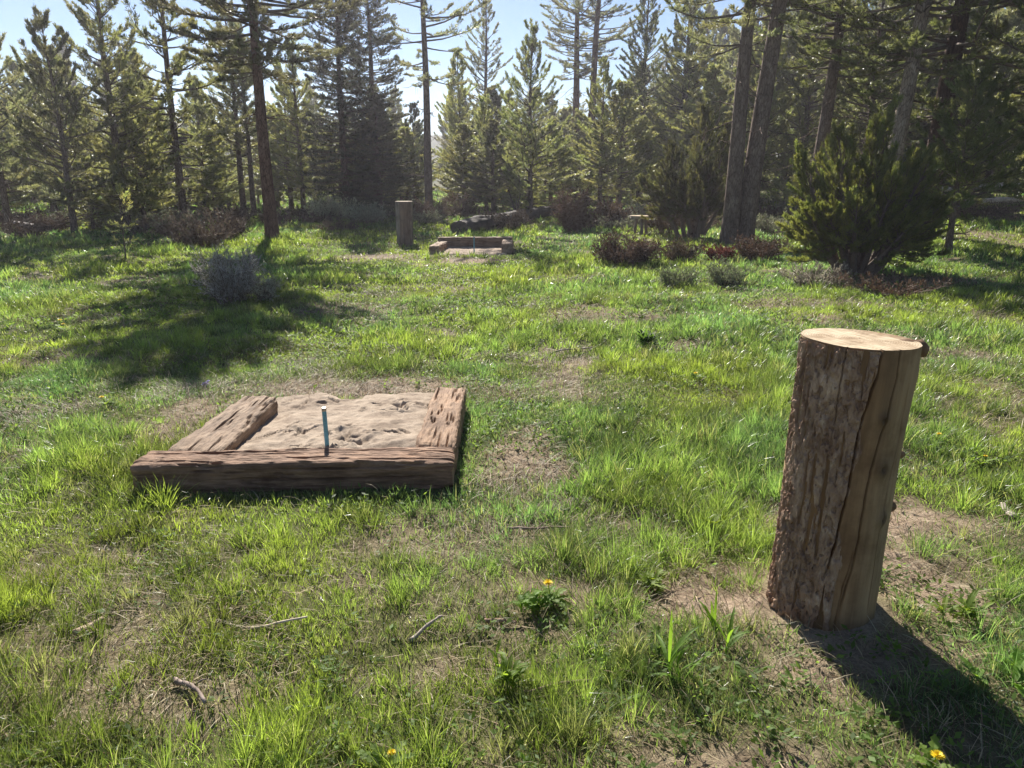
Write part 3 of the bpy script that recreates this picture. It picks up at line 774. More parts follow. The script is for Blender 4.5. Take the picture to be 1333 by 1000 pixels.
plant_tree(pt(1335, 17), 'leafy pine cut by the right picture edge', young(43, 9.5, 1.8, cb=1.8, gap=.04, tint=(.55, .62, .48)))  # shade of the right-hand forest put into the needle tints of these pines
plant_tree(pt(1400, 16), 'broad pine reaching into the top right corner', young(53, 10.5, 2.6, cb=2.2, gap=0, tint=(.5, .58, .42)))
plant_tree(at(1120, 262), 'green pine filling the gap behind the round bushy pine', young(44, 8.5, 1.8, cb=1.6, tint=(.7, .75, .6)))
plant_tree(at(1040, 262), 'leafy pine between the leaning pair and the trunk behind the bushy pine', young(45, 9.0, 1.6, cb=1.2, tint=(.8, .82, .66)))
# sapling
plant_tree(at(164, 338), 'waist high thin sapling alone in the grass before the left pines', young(46, 1.35, .22, cb=.3, dz=.16, nb=3, r0=.014, dead=0, nl=.06, nw=.012, K=10, tint=(1.3, 1.3, 1)), name='sapling', cat='sapling')

# the forest behind: copies of six trees ------------------------------------
G = 'pines crowded in the forest behind'
protos = []
for i, a in enumerate([young(61, 8.5, 1.5, cb=1.0, tint=GREY), young(62, 9.0, 1.7, cb=1.6, tint=OLIVE, gap=.05), tall(63, 12.5, .17, .38, 1.9, tint=GREY),
                       spruce(64, 10, 1.4, tint=(1.4, 1.4, 1.2)), young(65, 7.0, 1.4, cb=.5, tint=LITE), tall(66, 13, .16, .3, 1.8, tint=GREY)]):
    a.update(nl=.14, nw=.034, K=12, nside=8)
    protos.append((a['H'], a, 'needle_dark' if i == 3 else 'needle'))
SKY = [(-200, 90), (0, 130), (130, 70), (200, 30), (260, 60), (400, 105), (520, 120), (600, 125), (650, 120), (720, 125), (800, 95), (850, 40), (950, -10), (1100, -60), (1600, -60)]
r = np.random.default_rng(5)
placed = []; made = {}
tries = 0
FAR_LABEL = 'slender pine among the crowd of far trees behind the front row'
while len(placed) < 195 and tries < 9000:
    tries += 1
    Yd = 30 + 60 * r.random() ** 1.6; px = r.uniform(-120, 1480) if r.random() < .75 else r.uniform(850, 1480)
    x, y, z = pt(px, Yd)
    if any((x - a) ** 2 + (y - b) ** 2 < 1.8 ** 2 for a, b in placed): continue
    sy = np.interp(px, [a for a, b in SKY], [b for a, b in SKY]) + r.uniform(-10, 90)
    el = math.atan((500 - sy) / FPX) - PITCH
    Ht = CAMH - z + y * math.tan(el)
    Ht = min(max(Ht, 3.5), 17)
    placed.append((x, y))
    k = int(r.choice([0, 1, 2, 3, 4, 5], p=[.26, .24, .14, .08, .16, .12]))
    if Ht < 7 and k in (2, 5): k = 4
    H0, a, mt = protos[k]
    s = Ht / H0; sx = min(1.35, 1.12 * s ** .4)
    if k not in made:
        root = plant_tree((x, y, z), FAR_LABEL, a, mt, group=G, rz=r.random() * 6.28); root.scale = (sx, sx, s); made[k] = root
    else:
        dup(made[k], (x, y, z), r.random() * 6.28, (sx, s), FAR_LABEL, G)

G2 = 'knee to head high young pines between the forest trunks'
und = []; first = None
U = dict(young(71, 2.6, .8, cb=.2, tint=(1, 1, .9))); U.update(nl=.11, nw=.026, K=14, dead=0)
while len(und) < 42:
    px = r.uniform(-40, 1380); Yd = r.uniform(23, 42)
    if 330 < px < 900 and Yd < 29: continue
    x, y, z = pt(px, Yd)
    if any((x - a) ** 2 + (y - b) ** 2 < 1.2 ** 2 for a, b in und + placed): continue
    und.append((x, y)); k = r.uniform(.55, 1.35)
    if first is None: first = plant_tree((x, y, z), 'small understorey pine among the trunks at the forest edge', U, 'needle', group=G2); first.scale = (k, k, k)
    else: dup(first, (x, y, z), r.random() * 6.28, (k * 1.1, k), 'small understorey pine among the trunks at the forest edge', G2)

# ------------------------------------------------------------------ shrubs
def shrub(name, loc, label, cat, seed, H, Rd, stems, leafmat, leafn, ls, lw, tint, twigtint=(1, 1, 1), upright=.6, sub=6, group=None, thick=.007, K=8):
    r = np.random.default_rng(seed)
    root = thing(name, loc, label, cat, group)
    s_ = MB(); f_ = MB(); P0 = []; D = []; LN = []; C = []
    for _ in range(stems):
        a = r.random() * 2 * PI; rr0 = Rd * .35 * math.sqrt(r.random()); b = np.array([math.cos(a) * rr0, math.sin(a) * rr0, -.03])
        lean = (1 - upright) * r.uniform(.3, 1.5); L = H * r.uniform(.35, 1.25)
        az = a + r.normal() * .6
        t = np.linspace(0, 1, 6); p = b + np.stack([np.cos(az) * Rd * lean * t ** 1.2, np.sin(az) * Rd * lean * t ** 1.2, L * (t - .22 * lean * t * t)], -1)
        p[1:] += r.normal(size=(5, 3)) * .035 * H
        p[:, 2] = np.maximum(p[:, 2], .0 if _ % 5 else .02)
        s_.tube(p, thick * (1.15 - t), 4, 0, twigtint, False)
        for q in range(sub):
            i = r.uniform(1.2, 5); o = np.stack([np.interp(i, range(6), p[:, k]) for k in range(3)])
            d = r.normal(size=3) * .55 + np.array([np.cos(az) * .3, np.sin(az) * .3, .9 * upright + .25]); d /= np.linalg.norm(d)
            l = H * r.uniform(.15, .4); e = o + d * l + r.normal(size=3) * .02
            s_.tube([o, (o + e) / 2 + r.normal(size=3) * .015, e], [thick * .5, thick * .4, thick * .2], 3, 0, twigtint, False)
            P0.append(o); D.append(e - o); LN.append(l)
            C.append(np.array(tint) * r.uniform(.75, 1.25))
    s_.build('stems', M['twig'], root)
    if leafn:
        P0 = np.array(P0); D = np.array(D); LN = np.array(LN); C = np.array(C)
        keep = r.random(len(P0)) < leafn
        needles(f_, P0[keep], D[keep], LN[keep], K, ls, lw, C[keep], 0, (.5, 1.2), r)
        f_.build('foliage', M[leafmat], root)
    return root

shrub('sagebrush', at(303, 394), 'round grey sagebrush alone in the shaded grass on the left', 'sagebrush', 201, .62, .48, 80, 'sage', 1, .035, .011, (1, .98, 1), (1, 1, 1), .62, 9, K=16)
shrub('sagebrush', at(342, 392), 'low grey tuft of sagebrush hugging the right side of the round one', 'sagebrush', 202, .3, .3, 40, 'sage', 1, .03, .01, (.9, .95, .8), (1, 1, 1), .6, 7, K=12)
shrub('dead_brush', at(262, 322), 'heap of dead brown brush at the edge of the left pines', 'brush', 203, .75, .95, 90, 'rust', .55, .06, .022, (1.3, 1.35, 1.35), (1.15, 1.0, .95), .35, 9, thick=.010)
shrub('dead_brush', at(303, 312), 'smaller darker dead brush by the foot of the lone tall trunk', 'brush', 204, .75, .5, 50, 'rust', .6, .06, .022, (.7, .7, .75), (.7, .65, .65), .5, 8)
shrub('dead_brush', at(185, 308), 'low dead twigs lying under the dark low conifer', 'brush', 205, .4, .9, 60, 'rust', .4, .05, .02, (.9, .9, .95), (1, 1, 1), .3, 7)
shrub('brush_pile', at(815, 345), 'domed heap of dark cut twigs on the grass edge below the slab stool', 'brush pile', 206, .5, .62, 140, 'rust', .85, .05, .018, (.75, .62, .6), (.75, .65, .62), .30, 10)
shrub('shrub', at(886, 340), 'low dull red twiggy shrub right of the domed twig heap', 'shrub', 207, .36, .45, 55, 'rust', 1, .045, .018, (.85, .85, .7), (.9, .75, .7), .45, 9)
shrub('shrub', at(936, 343), 'low shrub with the brightest red leaves at the foot of the leaning pair', 'shrub', 208, .30, .30, 60, 'rust', 1, .045, .022, (1.3, .6, .62), (.9, .6, .6), .45, 9)
shrub('shrub', at(985, 340), 'low dark brown shrub between the leaning pair and the bushy pine', 'shrub', 209, .45, .6, 80, 'rust', .8, .045, .018, (.85, .7, .65), (.8, .7, .65), .45, 9)
shrub('shrub', at(745, 302), 'tall red brown twiggy shrub right of the fallen log', 'shrub', 210, 1.05, .75, 90, 'rust', .9, .06, .022, (1.0, .85, .85), (1, .85, .8), .6, 10)
shrub('shrub', at(790, 298), 'red brown twiggy shrub at the stem of the slim young pine', 'shrub', 211, .8, .55, 60, 'rust', .9, .06, .022, (1.05, .95, .85), (1, .85, .8), .6, 10)
shrub('shrub', at(865, 305), 'bare branched shrub beside the slab stool', 'shrub', 212, .8, .6, 50, 'rust', .6, .06, .022, (1.1, 1.0, .8), (.8, .7, .65), .55, 9)
shrub('shrub', at(430, 287), 'grey green shrub at the foot of the darker spruce', 'shrub', 213, .75, 1.1, 90, 'sage', 1, .06, .025, (1, 1.05, .75), (1, 1, 1), .5, 9)
shrub('shrub', at(478, 291), 'grey green shrub left of the distant log post', 'shrub', 214, .6, .9, 80, 'sage', 1, .06, .025, (.85, .9, .7), (1, 1, 1), .5, 9)
shrub('shrub', at(560, 287), 'brown twiggy shrub at the foot of the tall trunk behind the log post', 'shrub', 215, .7, 1.1, 90, 'rust', .8, .06, .022, (.9, .85, .85), (.9, .8, .8), .5, 9)
shrub('shrub', at(602, 284), 'brown twiggy shrub behind the thick end of the fallen log', 'shrub', 216, .75, .8, 70, 'rust', .8, .06, .022, (1, .9, .85), (.9, .8, .8), .5, 9)
shrub('shrub', at(880, 375), 'faded grey green tuft in the sunny grass before the red shrub', 'shrub', 217, .3, .38, 45, 'sage', 1, .035, .012, (.5, .62, .35), (1, 1, 1), .55, 8)
shrub('shrub', at(945, 372), 'faded grey tuft in the sunny grass left of the bushy pine', 'shrub', 218, .34, .42, 50, 'sage', 1, .035, .012, (.55, .65, .4), (1, 1, 1), .55, 8)
shrub('shrub', at(1165, 385), 'dry brown twigs in the shade below the bushy pine', 'shrub', 219, .3, .8, 70, 'rust', .5, .045, .014, (1.1, .9, .8), (1, .9, .85), .3, 8)
shrub('shrub', at(1060, 372), 'dry grey twigs under the left side of the bushy pine', 'shrub', 220, .3, .6, 60, 'sage', .7, .035, .012, (.9, .85, .75), (1, .95, .9), .35, 8)
shrub('shrub', at(38, 310), 'dark brown brush beside the stem of the leftmost pine', 'shrub', 222, .45, .7, 60, 'rust', .8, .05, .02, (.7, .7, .7), (.8, .7, .7), .4, 8)

GB = 'low brush scattered along the forest edge'
LBL = 'low scraggly brush in the shade along the forest edge'
pr = [shrub('forest_brush', at(70, 300), LBL, 'brush', 231, .45, .7, 60, 'rust', .7, .06, .024, (.8, .75, .75), (.8, .75, .75), .4, 8, group=GB),
      shrub('forest_brush', at(140, 297), LBL, 'brush', 232, .5, .8, 60, 'sage', .8, .055, .022, (.5, .55, .4), (.8, .75, .75), .45, 8, group=GB),
      shrub('forest_brush', at(360, 290), LBL, 'brush', 233, .35, .8, 60, 'rust', .8, .05, .024, (1.0, .95, .85), (.9, .85, .85), .35, 8, group=GB)]
rb = np.random.default_rng(44); k = 0
while k < 48:
    px = rb.uniform(-30, 1340); py = rb.uniform(260, 303)
    if (560 < px < 700 and py > 285) or (px > 1185 and py > 255): continue
    x, y, z = at(px, py)
    if y > 55: continue
    q = rb.uniform(.6, 1.4); dup(pr[k % 3], (x, y, z), rb.random() * 6.28, (q * 1.2, q), LBL, GB); k += 1

# ------------------------------------------------------------------ dead logs, stool, sticks
def dead_log(p0, p1, r0, r1, label, name='fallen_log', cat='log', group=None, seed=1, mat='grey_wood', stubs=5, bark=False, lift=(0, 0), tint=(1, 1, 1), n=28, capm=None):
    p0 = np.array(p0, float); p1 = np.array(p1, float); p0[2] += r0 * .8 + lift[0]; p1[2] += r1 * .8 + lift[1]
    d = p1 - p0; L = np.linalg.norm(d)
    root = thing(name, tuple(p0), label, cat, group)
    root.rotation_euler = Vector(d).to_track_quat('Z', 'Y').to_euler()
    a = MB()
    def disp(P, N): return (fbm3(P[..., 0] * 8, P[..., 1] * 8, P[..., 2] * 1.5, seed, 3) - .5) * r0 * .5 + (fbm3(P[..., 0] * 30, P[..., 1] * 30, P[..., 2] * 4, seed + 4, 2) - .5) * r0 * .12
    loft(a, circle(r0, n), np.linspace(0, L, max(8, int(L / .06))), lambda z: 1 + (r1 / r0 - 1) * z / L, disp, 0, tint, cap_mat=1)
    a.build('trunk', [M[mat], M[capm or mat]], root, smooth=True)
    rr_ = np.random.default_rng(seed)
    if stubs:
        for _ in range(stubs):
            b = MB()
            z = rr_.uniform(.15, .95) * L; ph = rr_.uniform(0, 2 * PI); l = rr_.uniform(.15, .6); dd = np.array([math.cos(ph), math.sin(ph), rr_.uniform(.1, .8)])
            o = np.array([0, 0, z]); t = np.linspace(0, 1, 4)[:, None]
            b.tube(o + dd * (l + r0) * t + rr_.normal(size=(4, 3)) * .02, r1 * .32 * (1 - .8 * t[:, 0]), 5, 0, tint)
            b.build('branch_stub', M[mat], root)
    return root

a_, b_ = at(598, 306), at(735, 283)
dead_log((a_[0], a_[1], a_[2]), (b_[0], b_[1] + .6, b_[2]), .27, .16, 'fallen log with broad cut end lying behind the distant pit', seed=301, stubs=12, lift=(-.06, .22), tint=(.22, .20, .19), n=40)
shrub('dead_brush', at(655, 300), 'dark dead boughs tangled along the fallen log', 'brush', 225, .6, .9, 90, 'rust', .5, .06, .022, (.7, .7, .7), (.6, .55, .55), .35, 9, thick=.012)
a_, b_ = at(20, 300), at(48, 303)
dead_log(a_, b_, .16, .14, 'short dark log lying beside the leftmost pine stem', seed=302, stubs=2, tint=(.6, .6, .62))
a_, b_ = at(1215, 263), at(1345, 255)
dead_log(a_, b_, .10, .07, 'pale grey slash log lying rearmost in the brush at right', group=None, seed=303, stubs=6, lift=(.35, .45), tint=(1.6, 1.55, 1.5))
a_, b_ = at(1255, 276), at(1360, 270)
dead_log(a_, b_, .095, .08, 'brightest pale slash log lying front right of the brush heap', seed=304, stubs=4, lift=(.22, .26), tint=(1.9, 1.85, 1.8))
a_, b_ = at(1205, 283), at(1300, 270)
dead_log(a_, b_, .06, .03, 'thin grey pole slanting across the slash heap', seed=305, stubs=5, lift=(.02, .3))
a_, b_ = at(1180, 222), at(1330, 206)
dead_log(a_, b_, .12, .09, 'dark log lying in shade behind the slash heap', seed=306, stubs=5, tint=(.6, .55, .55))
shrub('brush_heap', at(1262, 281), 'tangled grey slash heap behind the lit strip of grass at right', 'brush pile', 223, .5, 1.5, 110, 'rust', .25, .05, .02, (1, .95, .9), (1.3, 1.2, 1.15), .28, 9, thick=.014)
shrub('brush_heap', at(1330, 288), 'grey twigs heaped at the right edge before the pale slash log', 'brush pile', 224, .3, 1.0, 60, 'rust', .2, .05, .02, (1, .95, .9), (1.3, 1.2, 1.15), .28, 9, thick=.012)

sx, sy_, sz = at(834, 305)
st = thing('slab_stool', (sx, sy_, sz), 'rustic stool of a pale wood slab on dark legs by the brush', 'stool')
a = MB(); loft(a, circle(.30, 40), np.linspace(.43, .50, 6), None, lambda P, N: (fbm3(P[..., 0] * 5, P[..., 1] * 5, P[..., 2], 7, 2) - .5) * .06, 0, (1.1, 1, .9), cap_mat=1)
a.build('seat', [M['grey_wood'], M['cut']], st, smooth=False)
for k in range(3):
    a = MB(); an = k * 2.09 + .5; t = np.linspace(0, 1, 5)[:, None]
    a.tube(np.array([math.cos(an) * .2, math.sin(an) * .2, -.08]) * (1 - t) + np.array([math.cos(an) * .13, math.sin(an) * .13, .43]) * t, .045, 10, 0, (.7, .62, .58)); a.build('leg', M['grey_wood'], st, smooth=True)

def stick(px, py, ang, L, rad, label, seed, bendy=.05, mat='grey_wood', tint=(1, 1, 1), fork=0, flat=1.0, cat='stick', name='stick'):
    x, y, z = at(px, py); r_ = np.random.default_rng(seed)
    root = thing(name, (x, y, z + rad + .012), label, cat, None, ang)
    a = MB(); t = np.linspace(-.5, .5, 12)
    p = np.stack([t * L, bendy * np.cos(t * 3) + (.003 if rad > .012 else .01) * np.cumsum(r_.normal(size=12)) * L, .03 * L * np.sin(t * 5 + seed) + .02 * fork * (t + .5)], -1)
    a.tube(p, rad * (1.15 - .5 * (t + .5)) * (1 + .12 * r_.normal(size=12)), 10, 0, tint)
    V = a.v[-1]; V[:, 2] *= flat
    a.build('shaft', M[mat], root, smooth=True)
    for k in range(fork):
        b = MB(); i = 5 + 2 * k; d = np.array([.5, (-1) ** k * .55, .35]); s = np.linspace(0, 1, 4)[:, None]
        b.tube(p[i] + d * L * .3 * s + r_.normal(size=(4, 3)) * .004, rad * .55 * (1 - .6 * s[:, 0]), 7, 0, tint); b.build('side_twig', M[mat], root, smooth=True)
    return root
stick(118, 826, R(60), .11, .016, 'short chunky wood chip lying in the bottom left grass', 401, 0, tint=(1.3, 1.1, .85), flat=.6, name='wood_chunk', cat='wood chunk')
stick(350, 816, R(3), .30, .005, 'long thin pale curved twig lying in the grass below the near pit', 402, -.035, tint=(1.7, 1.6, 1.35), fork=1)
stick(556, 828, R(50), .16, .007, 'short grey forked twig lying in the bottom centre grass', 403, .0, tint=(1.2, 1.15, 1.1), fork=1)
stick(979, 603, R(110), .13, .014, 'pale flat wood sliver lying in the grass left of the big log', 404, 0, tint=(1.9, 1.75, 1.5), flat=.35)
stick(745, 462, R(30), .5, .008, 'grey twig lying on the bare patch in mid meadow', 405, .04, tint=(1.2, 1.05, .95), fork=2)
stick(1312, 672, R(75), .17, .018, 'grey bark strip lying on the bare earth right of the big log', 406, .01, tint=(1.25, 1.2, 1.15), flat=.5)
stick(700, 700, R(-15), .30, .006, 'thin brown twig half buried near the dandelion', 407, .03, tint=(.9, .75, .65), fork=2)
stick(722, 905, R(8), .22, .007, 'dark brown twig lying low in the bottom centre', 408, .02, tint=(.6, .48, .4), fork=1)
stick(250, 912, R(-40), .22, .008, 'grey brown stick pointing down right in the bottom left grass', 409, .01, tint=(.9, .8, .75), fork=1)
stick(652, 815, R(-5), .12, .008, 'brown wood bit on soil left of the tall grass stem', 410, .0, tint=(.95, .7, .55))

# ------------------------------------------------------------------ flowers and weeds
def leaf_strip(mb, base, az, L, wd, el, curl, lobes, tint, mat=0, n=9):
    t = np.linspace(0, 1, n); e = el + curl * t
    h = np.concatenate([[0], np.cumsum(np.cos(e[:-1]) * L / (n - 1))]); z = np.concatenate([[0], np.cumsum(np.sin(e[:-1]) * L / (n - 1))])
    wv = wd * np.sin(np.clip(t * .92 + .06, 0, 1) * PI) ** .7 * (1 + lobes * np.cos(np.arange(n) * PI))
    c = np.stack([np.cos(az) * h, np.sin(az) * h, z], -1) + base; s = np.array([-np.sin(az), np.cos(az), 0])
    v = np.concatenate([c - s * wv[:, None] + [0, 0, .15 * wd], c, c + s * wv[:, None] + [0, 0, .15 * wd]])
    i = np.arange(n - 1); q = np.concatenate([np.stack([i, i + n, i + n + 1, i + 1], -1), np.stack([i + n, i + 2 * n, i + 2 * n + 1, i + n + 1], -1)])
    mb.add(v, q, None, mat, tint)

def dandelion(px, py, label, seed, hgt=.12, size=.018, leaves=10, leafL=.10):
    x, y, z = at(px, py); r_ = np.random.default_rng(seed)
    root = thing('dandelion', (x, y, z + .01), label, 'dandelion', 'dandelions in the meadow', 0)
    lf = MB()
    for k in range(leaves): leaf_strip(lf, np.array([0, 0, .005]), r_.random() * 6.28, leafL * r_.uniform(.6, 1.1), .013, R(r_.uniform(20, 60)), -R(55), .35, np.array([1.1, 1.15, .9]) * r_.uniform(.8, 1.2), n=11)
    lf.build('leaves', M['leaf'], root)
    top = np.array([r_.normal() * .015, r_.normal() * .015, hgt]); s = MB(); t = np.linspace(0, 1, 5)[:, None]
    s.tube(top * t, .0022, 6, 0, (1.1, 1.0, .7)); s.build('stem', M['leaf'], root)
    fl = MB()
    for ring, (nn, el, L) in enumerate(((20, 12, 1), (18, 35, .85), (12, 60, .6))):
        for k in range(nn): leaf_strip(fl, top, k * 6.28 / nn + ring * .2 + r_.normal() * .08, size * L, .0024, R(el), -R(15), 0, np.array([1, 1, 1]) * r_.uniform(.85, 1.1), n=4)
    fl.build('flower', M['petal'], root)
dandelion(718, 790, 'open dandelion with lush leaves in the lower centre of the meadow', 501, .09, .022, 16, .09)
dandelion(1212, 1006, 'dandelion at the very bottom in the shadow edge of the big log', 502, .07, .02)
dandelion(1216, 584, 'small dandelion in the grass just right of the big log', 503, .08, .018)
dandelion(1275, 610, 'paler half open dandelion farthest right beyond the big log', 504, .07, .013)
dandelion(79, 430, 'dandelion at the far left, left one of a close pair before the shaded grass', 505, .1, .03)
dandelion(84, 433, 'dandelion at the far left, right one of a close pair before the shaded grass', 506, .08, .03)
dandelion(139, 530, 'dandelion in the grass left of the near pit below the shade', 507, .06, .022)
dandelion(905, 497, 'orange yellow dandelion in mid meadow between pit and big log', 508, .06, .022)
dandelion(38, 357, 'distant dandelion in the sunny grass before the leftmost pines', 509, .08, .035)
dandelion(503, 1010, 'dandelion head at the bottom edge left of centre', 510, .05, .013)

def weed(px, py, label, seed, n, L, wd, el, lobes, tint, mat='leaf', stemh=0, name='leafy_weed', cat='weed'):
    x, y, z = at(px, py); r_ = np.random.default_rng(seed)
    root = thing(name, (x, y, z), label, cat)
    lf = MB()
    ns = max(1, n // 7)
    for k in range(ns):
        h = stemh * r_.uniform(.5, 1.1); o = np.array([r_.normal() * L * .35, r_.normal() * L * .35, 0]); tp = o + np.array([r_.normal() * .02, r_.normal() * .02, max(h, .015)])
        st_ = MB(); st_.tube([o - [0, 0, .02], (o + tp) / 2, tp], [.003, .0025, .0015], 5, 0, tint); st_.build('stem', M[mat], root)
        for j in range(7):
            f = r_.uniform(.2, 1); leaf_strip(lf, o + (tp - o) * f, r_.random() * 6.28, L * r_.uniform(.5, 1.1), wd * r_.uniform(.7, 1.2), R(el * r_.uniform(.5, 1.3)), -R(r_.uniform(20, 70)), lobes, np.array(tint) * r_.uniform(.75, 1.2), n=9)
    lf.build('leaves', M[mat], root)
    return root
weed(850, 772, 'bright low weed with lobed leaves on bare soil left of the big log', 601, 77, .065, .009, 45, .3, (1.15, 1.1, .7), stemh=.05)
weed(700, 800, 'leafy green weed growing under the lower centre dandelion', 602, 49, .065, .011, 45, .25, (1.0, 1.15, .8), stemh=.07)
weed(1262, 812, 'broad leaved weed in the grass right of the big log base', 603, 42, .09, .009, 50, .1, (1.1, 1.1, .8), stemh=.05)
weed(1310, 890, 'dark leaved weed at the right edge beside the log shadow', 604, 35, .10, .013, 40, .2, (.9, 1.1, .8), stemh=.05)
weed(1055, 600, 'small weed tuft close behind the big log on its left', 605, 35, .07, .011, 45, .2, (1.1, 1.1, .7), stemh=.05)
weed(930, 690, 'yellow flecked weed in the grass left of the big log', 606, 42, .07, .012, 50, .25, (1.3, 1.2, .5), stemh=.07)
weed(842, 452, 'dark compact weed clump in the middle of the meadow', 607, 84, .12, .014, 60, .1, (.45, .6, .55), stemh=.12)
weed(845, 870, 'tall stem of broad grass blades standing in the lower centre right', 608, 14, .17, .007, 75, 0, (.95, 1.15, .7), stemh=.10, name='broad_grass', cat='grass stem')
weed(945, 850, 'broad grass blades sprouting from soil beside the big log', 609, 14, .13, .006, 70, 0, (.95, 1.15, .7), stemh=.06, name='broad_grass', cat='grass stem')
weed(660, 900, 'bushy weed with pointed leaves at the lower centre', 610, 42, .07, .008, 60, .1, (1.0, 1.05, .7), stemh=.09)
weed(265, 505, 'small pale violet wildflower in the grass behind the near pit', 611, 28, .03, .010, 60, 0, (1, 1, 1), mat='violet', stemh=.06, name='wildflower', cat='wildflower')

# ------------------------------------------------------------------ grass (uncountable)
def blades(mb, P, az, L, wd, th0, th1, nseg, tint):
    N = len(P); s = np.arange(nseg + 1) / nseg
    th = th0[:, None] + (th1 - th0)[:, None] * s[None]
    step = (L / nseg)[:, None]
    h = np.concatenate([np.zeros((N, 1)), np.cumsum(np.sin(th[:, :-1]) * step, 1)], 1); z = np.concatenate([np.zeros((N, 1)), np.cumsum(np.cos(th[:, :-1]) * step, 1)], 1)
    c = P[:, None] + np.stack([np.cos(az)[:, None] * h, np.sin(az)[:, None] * h, z], -1)
    sa = az + PI / 2 + rng.normal(size=N) * .5; sd_ = np.stack([np.cos(sa), np.sin(sa), rng.normal(size=N) * .25], -1)
    wv = (wd[:, None] * np.array([.8, 1.0, .7, .4])[None, :nseg] if nseg <= 4 else None)
    lft = c[:, :nseg] - sd_[:, None] * wv[..., None] * .5; rgt = c[:, :nseg] + sd_[:, None] * wv[..., None] * .5
    v = np.concatenate([np.stack([lft, rgt], 2).reshape(N, 2 * nseg, 3), c[:, -1:]], 1); k = 2 * nseg + 1
    o = np.arange(N)[:, None] * k
    qs = [np.stack([o[:, 0] + 2 * i, o[:, 0] + 2 * i + 1, o[:, 0] + 2 * i + 3, o[:, 0] + 2 * i + 2], -1) for i in range(nseg - 1)]
    q = np.concatenate(qs) if qs else None
    t = np.stack([o[:, 0] + 2 * nseg - 2, o[:, 0] + 2 * nseg - 1, o[:, 0] + 2 * nseg], -1)
    mb.add(v.reshape(-1, 3), q, t, 0, np.repeat(tint, k, axis=0))

def scatter(y0, y1, dens):
    hw = lambda y: .72 * np.maximum(y, .8) + 1.6
    A = (y1 - y0) * 2 * hw((y0 + y1) / 2); n = int(A * dens)
    u = rng.random(n); ys = y0 + (y1 - y0) * u
    acc = rng.random(n) < hw(ys) / hw(y1)
    ys = ys[acc]; xs = (rng.random(len(ys)) * 2 - 1) * hw(ys)
    return xs, ys

def blocked(x, y):
    b = ((x > -1.62) & (x < -.58) & (y > 3.7) & (y < 5.18))                      # near sand
    b |= (x > -2.02) & (x < -.29) & (y > 3.66) & (y < 3.99)
    b |= (x > -.60) & (x < -.32) & (y > 3.9) & (y < 5.22)
    b |= (x > -1.92) & (x < -1.56) & (y > 3.9) & (y < 5.0)
    b |= (x - LOG[0]) ** 2 + (y - LOG[1]) ** 2 < .235 ** 2
    b |= (np.abs(x + .87) < .95) & (y > FY - .35) & (y < FY + 1.65)
    b |= (x - fx) ** 2 + (y - fy - .1) ** 2 < .22 ** 2
    return b

def hue(x, y):
    a = fbm2(x * .55 + 3, y * .55, 71, 3); b = fbm2(x * 2.5, y * 2.5 + 7, 72, 3)
    a = sstep(.3, .7, a); b = sstep(.3, .7, b)
    d = sstep(.35, .65, fbm2(x * 4 + 31, y * 4, 73, 3))
    v = (.55 + .65 * d)[..., None]
    c = np.stack([.66 + .36 * a + .2 * b, .86 + .12 * a + .12 * b, .8 + .5 * (1 - a)], -1) * v
    return c

G1 = MB()
def sward(y0, y1, tufts, per, hmul, wmul, nseg, fill, fillw):
    # tufts
    x, y = scatter(y0, y1, tufts)
    bb = bare(x, y); lush = sstep(.35, .65, fbm2(x * .9 + 20, y * .9, 81, 3))
    k = (rng.random(len(x)) > np.clip(bb * 1.25, 0, .985)) & ~blocked(x, y); x, y, lush, bb = x[k], y[k], lush[k], bb[k]
    n = np.maximum(3, (per * rng.uniform(.4, 1.6, len(x)) * (.6 + .8 * lush)).astype(int))
    hs = hmul * rng.uniform(.4, 1.3, len(x)) * (.42 + .85 * lush) * (1 - .45 * bb); tc = hue(x, y) * rng.uniform(.62, 1.22, (len(x), 1)); dt = rng.random(len(x)) < .05 + .12 * bb; tc[dt] = np.array([1.5, 1.15, 1.9]) * rng.uniform(.55, 1.0, (dt.sum(), 1))
    idx = np.repeat(np.arange(len(x)), n); N = len(idx)
    rad = np.abs(rng.normal(size=N)) * .032 * (1 + .4 * hmul / .1); an = rng.random(N) * 2 * PI
    px = x[idx] + np.cos(an) * rad; py = y[idx] + np.sin(an) * rad
    kk = ~blocked(px, py); px, py, rad, an, idx = px[kk], py[kk], rad[kk], an[kk], idx[kk]; N = len(px)
    az = an + rng.normal(size=N) * .7
    th0 = np.clip(rad / .06, 0, 1) * .45 + np.abs(rng.normal(size=N)) * .12
    th1 = th0 + np.abs(rng.normal(size=N)) * .55 + .2
    L = hs[idx] * rng.uniform(.45, 1.15, N)
    tint = tc[idx] * rng.uniform(.8, 1.2, (N, 1))
    dry = rng.random(N) < .09; tint[dry] = np.array([1.7, 1.3, 2.2]) * rng.uniform(.7, 1.1, (dry.sum(), 1))
    blades(G1, np.stack([px, py, gz(px, py) - .004], -1), az, L, wmul * rng.uniform(.6, 1.3, N), th0, th1, nseg, tint)
    # short sward between the tufts
    x, y = scatter(y0, y1, fill); bb = bare(x, y)
    k = (rng.random(len(x)) > np.clip(bb * 1.05, 0, .97)) & ~blocked(x, y); x, y = x[k], y[k]; N = len(x)
    tint = hue(x, y) * rng.uniform(.65, 1.15, (N, 1)); dry = rng.random(N) < .17; tint[dry] = np.array([1.6, 1.25, 2.2]) * rng.uniform(.6, 1.1, (dry.sum(), 1))
    blades(G1, np.stack([x, y, gz(x, y) - .004], -1), rng.random(N) * 2 * PI, hmul * .48 * rng.uniform(.35, 1.2, N), fillw * rng.uniform(.6, 1.3, N),
           np.abs(rng.normal(size=N)) * .5, .5 + np.abs(rng.normal(size=N)) * .8, nseg, tint)
